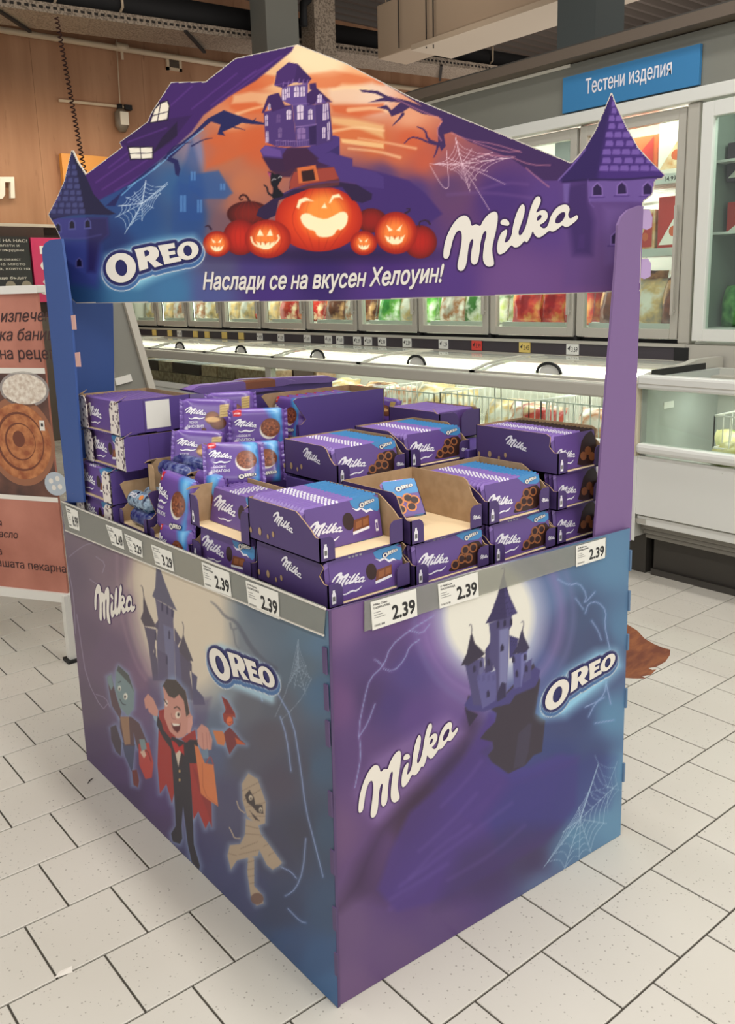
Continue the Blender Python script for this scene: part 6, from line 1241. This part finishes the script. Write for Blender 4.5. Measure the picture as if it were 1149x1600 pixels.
# ---- frozen goods: pillow bags
def bagmat(i):
    pal=[((186,44,44),(228,200,170),(214,120,60)),((200,190,176),(226,222,208),(170,110,70)),((60,140,60),(228,232,214),(120,180,80)),((196,72,52),(236,214,170),(180,40,40)),((230,226,210),(150,140,120),(214,180,120)),((160,40,50),(226,160,90),(210,70,60)),((70,120,60),(180,190,110),(226,226,206)),((120,70,50),(200,150,100),(90,50,40))]
    a,b,c=pal[i%8]; return noisemat('bag_print_%d'%(i%8),a,b,9,.25,3,(1,1,1),.08,.38,.62,.6,c)
def bagmesh(seed,W,H,T,m):
    r_=random.Random(seed); nu,nv=16,12; V=[];F=[]
    for sgn in (-1,1):
        for j in range(nv+1):
            for i in range(nu+1):
                u=i/nu;v=j/nv; f=(max(0,1-abs(2*u-1)**2.6))**.5*(max(0,1-abs(2*v-1)**2.8))**.5
                n_=noise.noise(Vector((u*4+seed,v*4,sgn)))*.22+noise.noise(Vector((u*9+seed,v*9,sgn)))*.1
                V.append(((u-.5)*W*(1+.04*math.sin(v*9+seed)),sgn*T/2*f*(1+n_)+sgn*.0008,(v)*H+(.02*noise.noise(Vector((u*3,seed,0))))*v))
    k=(nu+1)*(nv+1)
    for j in range(nv):
        for i in range(nu):
            a=j*(nu+1)+i; F.append((a,a+1,a+nu+2,a+nu+1)); F.append((a+k,a+k+nu+1,a+k+nu+2,a+k+1))
    mb=MB(); mb.add(V,F,m,True); return mb.mesh('bag')
_bg={}
def bag(x,y,z,W,H,T,kind,rz,rx,label,group,seed):
    key=(kind,seed%5,round(W,2),round(H,2))
    if key not in _bg: _bg[key]=bagmesh(seed%5+kind*3,W,H,T,bagmat(kind))
    o=link('frozen_food_bag',_bg[key]); o.matrix_world=rotM((x,y,z),rx,0,rz); return meta(o,label,'food bag',group)
names={0:'red and orange',1:'pale grey and brown',2:'green and white',3:'red and cream',4:'white and beige',5:'dark red',6:'green and yellow',7:'brown'}
doorkinds={0:(7,4),1:(5,5,5),2:(6,6,1),3:(2,4,2),4:(7,1,7),5:(3,0,3),6:(4,3),7:(4,4),8:(1,3),9:(4,)}
ordn=['first','second','third','fourth','fifth','sixth','seventh','eighth','ninth','tenth']
for k in range(10):
    ks=doorkinds[k]
    for j in range(3):
        kd=ks[j%len(ks)]; y=YB[k]+.13+j*.2
        bag(3.93+.03*(j%2),y,1.135,.22,.26,.10,kd,R90+.1*(j-1),-.15,'%s bag, bottom shelf behind the %s door from the right upright'%(names[kd],ordn[k]),'frozen bags behind door %s'%ordn[k],k*3+j)
    for j in range(2):
        kd=ks[0]; bag(4.15,YB[k]+.22+j*.25,1.14,.24,.30,.1,kd,R90,-.1,'%s bag, back row behind the %s door from the right upright'%(names[kd],ordn[k]),'back bags behind door %s'%ordn[k],k+j)
# door one: upper shelves with boxes
bxr=mat('box_red',(176,48,40),.35); bxo=mat('box_orange',(196,92,50),.35); bxw=mat('box_white',(226,222,210),.35); bxg=noisemat('box_food_print',(222,206,170),(196,140,80),14,.35,3)
def fbox(x0,x1,y0,y1,z0,z1,m,label,band=None):
    o=BX('frozen_food_box',x0,x1,y0,y1,z0,z1,m,label=label,cat='food box',bevel=.003)
    pr=Print(); w_=y1-y0;h_=z1-z0
    pr.poly([[(0.01,h_*.1),(w_*.9,h_*.1),(w_*.9,h_*.95)]],band or bxg,.0004); pr.ell(w_*.55,h_*.35,w_*.16,h_*.1,bxo,.0008); pr.build('printed_face',o,frameM((x0-.0012,y1,z0),(0,-1,0),(-1,0,0)))
fbox(3.9,4.2,1.0,1.24,1.93,2.15,bxo,'orange frozen box high behind the door below the blue sign',bxr)
fbox(3.88,4.2,.78,.98,1.93,2.2,bxw,'white frozen box high behind the door below the blue sign')
fbox(3.9,4.2,.8,.98,1.54,1.82,bxr,'red frozen box with a pale corner behind the right part of that door',bxw)
fbox(3.9,4.2,1.0,1.12,1.54,1.76,bxg,'narrow food-print box on the middle shelf beside the red box',bxr)
fbox(3.9,4.2,1.16,1.34,1.54,1.78,bxr,'red box on the middle shelf hidden partly by the right turret')
o=BX('shelf_price_card',3.80,3.806,.80,.94,1.875,1.925,PCW,label='price card reading 14.99 behind the glass door at the right turret',cat='price card'); pr=Print(); text_to(pr,'14.99',.05,.012,.032,INK,0,bold=.015); pr.build('printed_price',o,frameM((3.7995,.94,1.875),(0,-1,0),(-1,0,0)))
# right unit contents
fbox(3.93,4.2,.40,.615,1.86,2.05,mat('box_plum',(70,56,66),.4),'plum coloured box with white labels behind the rightmost glass door',bxw)
fbox(3.93,4.2,.38,.60,1.60,1.76,bxr,'red and white box on the middle shelf behind the rightmost door',bxw)
GRN=noisemat('leafy_green',(42,110,48),(120,180,96),16,.4,4,(1,1,1),.2)
for j in range(3): 
    o=link('frozen_food_bag',bagmesh(40+j,.22,.22,.12,GRN)); o.matrix_world=rotM((3.93+.05*j,.50-.10*j,1.14+.02*j),-.2,.12*(j-1),R90+.25*(j-1)); meta(o,['green leafy bag leaning at the right edge behind glass','second green leafy bag, behind the leaning one','third green leafy bag, deepest in the shelf'][j],'food bag')
# ---------------------------------------------------------------- chest freezers
cf=empty('chest_freezer',(3.3,4,0),label='long chest freezer with curved sliding glass lids in front of the wall freezer',cat='freezer'); YC0,YC1=.46,7.2
def Q(name,*a,m=FG,bevel=0,**k): return loc(BX(name,*a,m,bevel=bevel,**k),cf)
Q('kick_plate',3.10,3.6,YC0,YC1,0,.19,m=STEEL); Q('body',2.97,3.68,YC0,YC1,.20,.44,m=FW); Q('front_panel',2.95,2.97,YC0,YC1,.20,.60,m=FW,bevel=.004); Q('bumper',2.925,2.965,YC0,YC1,.605,.655,m=FW,bevel=.012)
Q('inner_floor',2.97,3.66,YC0,YC1,.44,.46,m=FIN); Q('inner_back',3.62,3.68,YC0,YC1,.46,.93,m=FIN); Q('top_rail',2.925,2.985,YC0,YC1,.852,.918,m=FG,bevel=.01); Q('back_rail',3.58,3.69,YC0,YC1,.925,.955,m=FG); Q('far_end',2.95,3.68,YC1,YC1+.04,.2,.93,m=FW)
Q('front_pane',2.948,2.954,YC0+.02,YC1,.655,.853,m=GL)
Q('near_end_frame',2.94,2.99,YC0-.03,YC0+.02,.60,.93,m=mat('end_frame_beige',(196,184,162),.5))
loc(MB().add([(2.95,YC0-.02,.66),(3.68,YC0-.02,.66),(3.68,YC0-.02,1.00),(3.45,YC0-.02,1.00),(2.95,YC0-.02,.918),(2.95,YC0+.02,.66),(3.68,YC0+.02,.66),(3.68,YC0+.02,1.00),(3.45,YC0+.02,1.00),(2.95,YC0+.02,.918)],[(0,1,2,3,4),(9,8,7,6,5),(3,8,9,4),(2,7,8,3),(4,9,5,0)],FG).build('near_end_panel'),cf)
loc(MB().box(3.56,3.59,YC0+.05,YC1,.885,.9,LED).build('light_tube'),cf)
LG=glassmat('lid_glass',(240,245,240),.1,.04,.18,(225,224,215)); yy=YC0+.03; k=0
while yy<YC1-.3:
    y1=min(yy+1.02,YC1-.02); pts=[(2.985,.922),(3.1,.951),(3.25,.971),(3.42,.979),(3.6,.972)]; 
    if k%2: pts=[(x,z-.008) for x,z in pts]
    mb=MB(); mb.add([(x,y,z) for x,z in pts for y in (yy,y1)],[(2*i,2*i+1,2*i+3,2*i+2) for i in range(4)],LG,True)
    o=loc(mb.build('sliding_lid'),cf)
    fr=MB()
    for y in (yy,y1):
        for i in range(4): fr.bar((pts[i][0],y,pts[i][1]),(pts[i+1][0],y,pts[i+1][1]),.022,.010,FG)
    fr.bar((2.985,yy,.925),(2.985,y1,.925),.016,.012,FG); link('lid_frame',fr.mesh('f'),o)
    h=MB(); ym=(yy+y1)/2; n=12
    ring=[(3.02+.0,ym+.075*math.cos(math.pi*i/n),.935+.052*math.sin(math.pi*i/n)) for i in range(n+1)]
    h.tube(ring,.008,GK,6); h.add([(3.024,ym-.07,.93)]+[(3.024,ym+.066*math.cos(math.pi*i/n),.935+.045*math.sin(math.pi*i/n)) for i in range(n+1)],[tuple(range(n+2))],FW); link('lid_handle',h.mesh('h'),o)
    yy=y1-.04; k+=1
# baskets: white wire, real wires
WIR=mat('basket_wire',(232,230,222),.4)
def basket(x0,x1,y0,y1,z0,z1,par,step=.045,name='wire_basket',**k):
    mb=MB()
    for (ax,ay,bx,by) in ((x0,y0,x1,y0),(x0,y1,x1,y1),(x0,y0,x0,y1),(x1,y0,x1,y1)):
        for z in (z0,z1): mb.bar((ax,ay,z),(bx,by,z),.006,.006,WIR)
        n=max(2,int(math.hypot(bx-ax,by-ay)/step))
        for i in range(n+1): f=i/n; mb.bar((ax+(bx-ax)*f,ay+(by-ay)*f,z0),(ax+(bx-ax)*f,ay+(by-ay)*f,z1),.004,.004,WIR)
    return mb.build(name,**k)
for i,(y0,y1) in enumerate(((.62,1.02),(1.1,1.75),(1.8,2.35))): basket(2.99,3.5,y0,y1,.62,.80-.01*i,None,label='white wire basket inside the long chest freezer, %s from its near end'%ordn[i],cat='basket')
rr=random.Random(3); BXM=[noisemat('brown_box_print',(150,116,86),(186,156,126),30,.5,2),noisemat('tan_box_print',(172,146,116),(124,96,72),26,.5,2),mat('dark_box',(56,38,30),.5)]
i=0
for y in np.arange(3.5,6.9,.26):
    for x in (3.0,3.2,3.4):
        nst=4
        for s in range(nst):
            z=.462+s*.09; m=BXM[rr.randrange(3) if s==nst-1 else rr.randrange(2)]
            if s<nst-2 and x>3.05: continue
            jit=rr.uniform(-.01,.01)
            o=BX('frozen_cake_box',x+jit,x+.18+jit,y+.01,y+.25,z,z+.085,m,label='brown cake box stacked in the far half of the long chest freezer',cat='food box',group='brown boxes in the long chest freezer')
            i+=1
o=BX('frozen_cake_box',3.02,3.25,5.75,6.25,.822,.832,mat('lid_white',(225,224,216),.4),label='flat white box lid on the brown boxes at the far left of the chest',cat='food box')
cb=[(.72,3,.60),(.9,1,.60),(1.2,3,.60),(1.38,1,.60),(1.55,4,.6),(1.95,4,.64),(2.15,4,.66),(2.5,1,.62),(2.7,7,.63),(2.9,3,.6),(3.1,4,.63),(3.3,3,.62)]
ds=['red bag nearest the end of the long chest','brown bag second from the end of the long chest','red bag in the second basket of the long chest','brown bag leaning in the second basket of the long chest','pale bag at the back of the second basket','big white translucent bag in the third basket','white bag lying beside the big one in the third basket','brown bag past the baskets in the long chest','dark brown bag in the middle of the long chest','red bag beside the dark brown one in the long chest','white bag before the brown boxes in the long chest','red bag against the brown boxes in the long chest']
for (y,kd,z),lb in zip(cb,ds):
    o=link('frozen_food_bag',bagmesh(int(y*10),.26,.26,.13,bagmat(kd))); o.matrix_world=rotM((3.15+.12*((int(y*10))%2),y,z-.10),-.5,0,R90+.2); meta(o,lb,'food bag')
for (y,z,lb) in ((.95,.46,'pale row of boxes at the bottom of the near end of the long chest'),(2.0,.46,'pale box row under the white bags of the long chest')):
    BX('frozen_food_box',3.0,3.55,y-.4,y+.35,z+.002,z+.09,bxw,label=lb,cat='food box',bevel=.004)
BX('chest_mullion',2.945,2.99,3.43,3.5,.655,.855,FG).name='x'; bpy.data.objects['x'].name='pane_post'; loc(bpy.data.objects['pane_post'],cf)
# right-hand open chest
cr=empty('open_chest_freezer',(3.3,-.4,0),label='white open chest freezer with a straight glass front at the right edge',cat='freezer')
def R_(name,*a,m=FW,bevel=0,**k): return loc(BX(name,*a,m,bevel=bevel,**k),cr)
A0,A1=-1.5,.43
R_('kick_plate',3.12,3.6,A0,A1,0,.185,m=STEEL); R_('kick_strip',3.10,3.12,A0,A1,0,.03,m=FD)
for z,x in ((.195,3.04),(.222,3.02),(.248,3.0)): R_('vent_louvre',x,3.2,A0,A1,z,z+.024,m=mat('louvre',(128,124,114),.45),bevel=.006)
R_('sill',2.965,3.2,A0,A1,.277,.318,bevel=.004); R_('front_panel',2.952,3.0,A0,A1,.326,.60,bevel=.002); R_('bumper',2.93,2.99,A0,A1,.612,.66,bevel=.016); R_('top_rail',2.925,2.985,A0,A1,.905,.968,m=mat('rail_white',(214,214,206),.35),bevel=.012)
R_('rail_groove',2.9235,2.926,A0,A1,.928,.932,m=FG); R_('front_pane',2.948,2.954,A0,A1-.02,.66,.906,m=glassmat('green_glass',(242,247,243)))
R_('inner_floor',2.96,3.6,A0,A1,.5,.52,m=FIN); R_('inner_back',3.58,3.62,A0,A1,.5,.95,m=mat('interior_green',(184,184,174),.5)); R_('inner_end',2.97,3.58,A1-.03,A1,.5,.95,m=mat('interior_end',(168,172,166),.5)); R_('back_ledge',3.5,3.69,A0,A1,.9,.92,m=FG)
R_('joint_plate',2.945,2.951,A1-.002,A1+.035,.20,.60); R_('back_lamp_bar',3.40,3.5,A0,.2,.87,.90,m=FD); R_('end_sticker',3.1,3.18,A1-.034,A1-.031,.80,.83,m=PCW)
R_('maker_plate',2.962,2.965,A1-.05,A1+.03,.285,.305,m=FG); R_('dark_glass_edge',3.0,3.45,.40,.405,.955,.985,m=GK)
for (y,x) in ((.05,3.1),(-.2,3.15),): pass
basket(3.05,3.5,-.6,.12,.66,.80,None,label='white wire basket inside the open chest at the right edge',cat='basket',step=.07)
YG=noisemat('yellow_bag_print',(190,180,96),(120,140,70),12,.3,3,(1,1,1),.15,.35,.65,.5,(214,206,150))
for j,(x,y,z) in enumerate(((3.02,.12,.55),(3.1,-.05,.57),(3.04,-.25,.55),(3.2,-.15,.6),(3.25,.08,.56))):
    o=link('frozen_food_bag',bagmesh(60+j,.26,.2,.12,YG)); o.matrix_world=rotM((x,y,z),-1.0,.1*(j-2),R90+.3*(j-2)); meta(o,['yellow-green bag nearest the glass of the open chest','yellow-green bag just behind the nearest one in the open chest','yellow-green bag at the very right of the open chest','yellow-green bag on top in the middle of the open chest','yellow-green bag toward the end wall of the open chest'][j],'food bag')
BX('frozen_food_box',3.3,3.42,-.02,.1,.74,.80,mat('box_navy',(40,58,92),.4),label='dark blue box in the basket of the open chest',cat='food box',bevel=.003)
# ---------------------------------------------------------------- banner on its frame
f0=onz(103,1030,0); xr_,yr_=f0.x,f0.y
br=onz(106,933,0.25); zbar=.245
R1=Vector((xr_,yr_,0)); 
best=None
for a_ in np.arange(-1.2,.6,.01):   # angle of the banner: its foot bar runs through (0,918) in the view
    d=Vector((-math.cos(a_),-math.sin(a_),0)); q=R1+d*.5; q.z=zbar
    X,Y=project(np.array([[q.x,q.y,q.z]])); X0,Y0=project(np.array([[R1.x,R1.y,zbar]]))
    sl=(Y0[0]-Y[0])/(X0[0]-X[0])
    if best is None or abs(sl-.11)<best[0]: best=(abs(sl-.11),a_,d)
bd=best[2]; bn=Vector((bd.y,-bd.x,0)); bn=-bn if bn.dot(CAMP-R1)<0 else bn
print('banner',R1,bd,best[:2])
bo=R1-bd*.02; Wb=.75
bn_e=empty('banner_stand',(R1.x,R1.y,0),label='terracotta bakery banner with a spiral pastry photo on a white frame at the left edge',cat='banner')
def bl(o): return loc(o,bn_e)
ex=-bd; org=bo+bd*Wb
def bpl(px,py,off=0): q=onpl(px,py,org+bn*off,bn)-org; return (q.dot(ex),q.z)
zt_=bpl(60,458)[1]; zb_=bpl(60,924)[1]; print('banner z',zb_,zt_,bpl(105,500))
TER=noisemat('banner_terracotta',(188,124,104),(160,98,80),5,.6,5,(1,1,1),0,.3,.7)
bl(MB().prism([(0,zb_),(Wb+.02,zb_),(Wb+.02,zt_),(0,zt_)],ex,(0,0,1),Vector((org.x,org.y,0)),-bn,.01,TER).build('banner_cloth'))
ALW=mat('aluminium_white',(218,214,204),.35)
for z_,h_,nm in ((zt_,.028,'top_bar'),(zb_-.03,.035,'bottom_bar')):
    bl(MB().prism([(-.01,z_),(Wb+.03,z_),(Wb+.03,z_+h_),(-.01,z_+h_)],ex,(0,0,1),Vector((org.x,org.y,0))+bn*.012,-bn,.04,ALW).build(nm,bevel=.004))
for u_ in (.02,Wb+.015):
    q=org+ex*u_; bl(MB().bar((q.x,q.y,.012),(q.x,q.y,zb_),.035,.035,ALW).build('leg')); bl(MB().box(q.x-.03,q.x+.03,q.y-.03,q.y+.03,0,.012,GK).build('foot'))
ztA,zbA=bpl(40,581)[1],bpl(40,776)[1]; 
def band(z0,z1,m,off=.0008): pr_=Print(); return pr_
pr=Print(); BM=frameM(Vector((org.x,org.y,0))+bn*.0006,ex,bn)
pr.rect(0,zbA,Wb+.02,ztA,noisemat('photo_table',(110,72,58),(70,48,42),9,.5,4,(1,1,4)),.0004)
pr.rect(0,ztA-.006,Wb+.02,ztA+.014,WHT,.0006); pr.rect(0,zbA-.014,Wb+.02,zbA+.004,WHT,.0006)
PAST=noisemat('pastry',(196,128,78),(150,82,48),30,.5,4,(1,1,1),.1); PLT=mat('plate_wood',(150,96,66),.5); PAS2=mat('pastry_shade',(112,58,36),.6)
c=bpl(32,690); r_=(bpl(80,690)[0]-c[0]); r_y=(bpl(32,625)[1]-c[1])
pr.ell(c[0],c[1],r_*1.12,r_y*1.08,PLT,.0006,n=36); pr.ell(c[0],c[1],r_,r_y*.92,PAST,.0008,n=36)
for s,(a_,b_) in enumerate(((.78,.72),(.5,.46))):
    n=36; o1=[(c[0]+r_*a_*math.cos(t),c[1]+r_y*a_*.92*math.sin(t)) for t in [2*math.pi*i/n for i in range(n)]]; i1=[(c[0]+r_*b_*math.cos(t)+.003,c[1]+r_y*b_*.92*math.sin(t)) for t in [2*math.pi*i/n for i in range(n)]]
    pr.poly([o1,i1],PAS2,.001)
pr.ell(c[0]-.005,c[1]+.01,r_*.2,r_y*.2,PAS2,.001)
c2=bpl(38,608); pr.poly([[p for p in [(c2[0]+r_*.85*math.cos(t),c2[1]+.0+r_y*.5*math.sin(t)) for t in [math.pi+math.pi*i/12+.0 for i in range(13)]]]+[]],mat('bowl_grey',(196,186,174),.5),.0008) if False else pr.ell(c2[0],c2[1],r_*.8,r_y*.42,mat('bowl_grey',(150,140,134),.5),.0006)
pr.ell(c2[0],c2[1],r_*.72,r_y*.36,noisemat('cheese_crumbs',(232,222,206),(196,176,156),60,.6,3),.0008)
c3=bpl(88,760); pr.ell(c3[0],c3[1]+.01,.05,.045,mat('bowl_blue',(176,184,190),.5),.0008); 
for dx,dy in ((-.02,.02),(.01,.03),(-.01,-.005),(.018,.0)): pr.ell(c3[0]+dx,c3[1]+dy,.010,.010,WHT,.001)
q=bpl(62,660); pr.rect(q[0],q[1]-.03,q[0]+.022,q[1]+.008,WHT,.0012); pr.rect(q[0]+.006,q[1]-.015,q[0]+.016,q[1]-.003,INK,.0014)
BT=mat('banner_ink',(58,28,26),.6)
for s,px,py,h_,sh in (('изпечена',0,503,26,.3),('ка баница',-2,532,26,.3),('на рецепта',0,561,26,0),('я',-3,822,16,0),('масло',-12,838,16,.2),('а',-3,866,16,0)):
    a=bpl(px,py); hh=abs(bpl(px,py-h_)[1]-a[1]); text_to(pr,s,a[0],a[1],hh*.98,BT,.0008,bold=.012 if h_>20 else .004,shear=sh)
a=bpl(-6,884); text_to(pr,'нашата пекарна',a[0]-.02,a[1],abs(bpl(0,868)[1]-a[1]),BT,.0008,bold=.004,maxw=bpl(104,895)[0]-a[0]+.02,rot=-.0)
bl(pr.build('printed_banner',None,BM))
# grey leaning board with pale frame, behind the stand
gp=[(171,475),(197,475),(236,610),(240,640),(171,640)]
gy=1.75; PG_=[ony(px,py,gy) for px,py in [(150,420),(182,420),(238,617),(262,700),(150,700)]]
ge=empty('leaning_board',(PG_[0].x,gy,0),label='grey slanting board with a pale metal edge just right of the blue upright',cat='board')
GB=mat('grey_board',(128,126,116),.5); 
a=[PG_[0],PG_[1],PG_[2],PG_[3]]; lowr=ony(330,940,gy); lowl=Vector((PG_[0].x,gy,0.0)); lowr.z=0; lowr.x=PG_[3].x+.2
poly=[(PG_[0].x,PG_[0].z),(PG_[1].x,PG_[1].z),(PG_[3].x,PG_[3].z),(lowr.x,0.002),(lowl.x,0.002)]
loc(MB().prism(poly,(1,0,0),(0,0,1),(0,gy,0),(0,1,0),.02,GB).build('board_face'),ge)
loc(MB().bar((PG_[1].x,gy-.01,PG_[1].z),(PG_[3].x,gy-.01,PG_[3].z),.02,.03,mat('board_frame',(186,180,166),.4)).bar((PG_[3].x,gy-.01,PG_[3].z),(lowr.x,gy-.01,.003),.02,.03,mat('board_frame',(0,0,0))).build('edge_frame'),ge)
loc(MB().bar(ony(171,478,gy-.012),ony(178,640,gy-.012),.014,.014,mat('board_frame',(0,0,0))).build('edge_frame'),ge)
q=ony(180,597,gy-.005);q2=ony(205,590,gy-.005); loc(MB().bar(q,q2,.012,.03,ALW).build('label_strip'),ge)
# litter on the floor
q=onz(99,1520,0); MB().add([(q.x-.02,q.y-.003,.0005),(q.x+.015,q.y-.012,.0005),(q.x+.02,q.y+.004,.003),(q.x-.005,q.y+.008,.001)],[(0,1,2,3)],WHT).build('paper_scrap',label='tiny white paper scrap on the tile joint at the lower left',cat='paper')
q=onz(141,1220,0); MB().tube([(q.x-.012,q.y-.012,.0015),(q.x-.002,q.y-.002,.003),(q.x+.012,q.y+.006,.0015)],[.0006,.0018,.0006],DK,6).build('dark_thread',label='small dark thread on the tile by the left end of the stand',cat='thread')
bpy.context.view_layer.update()
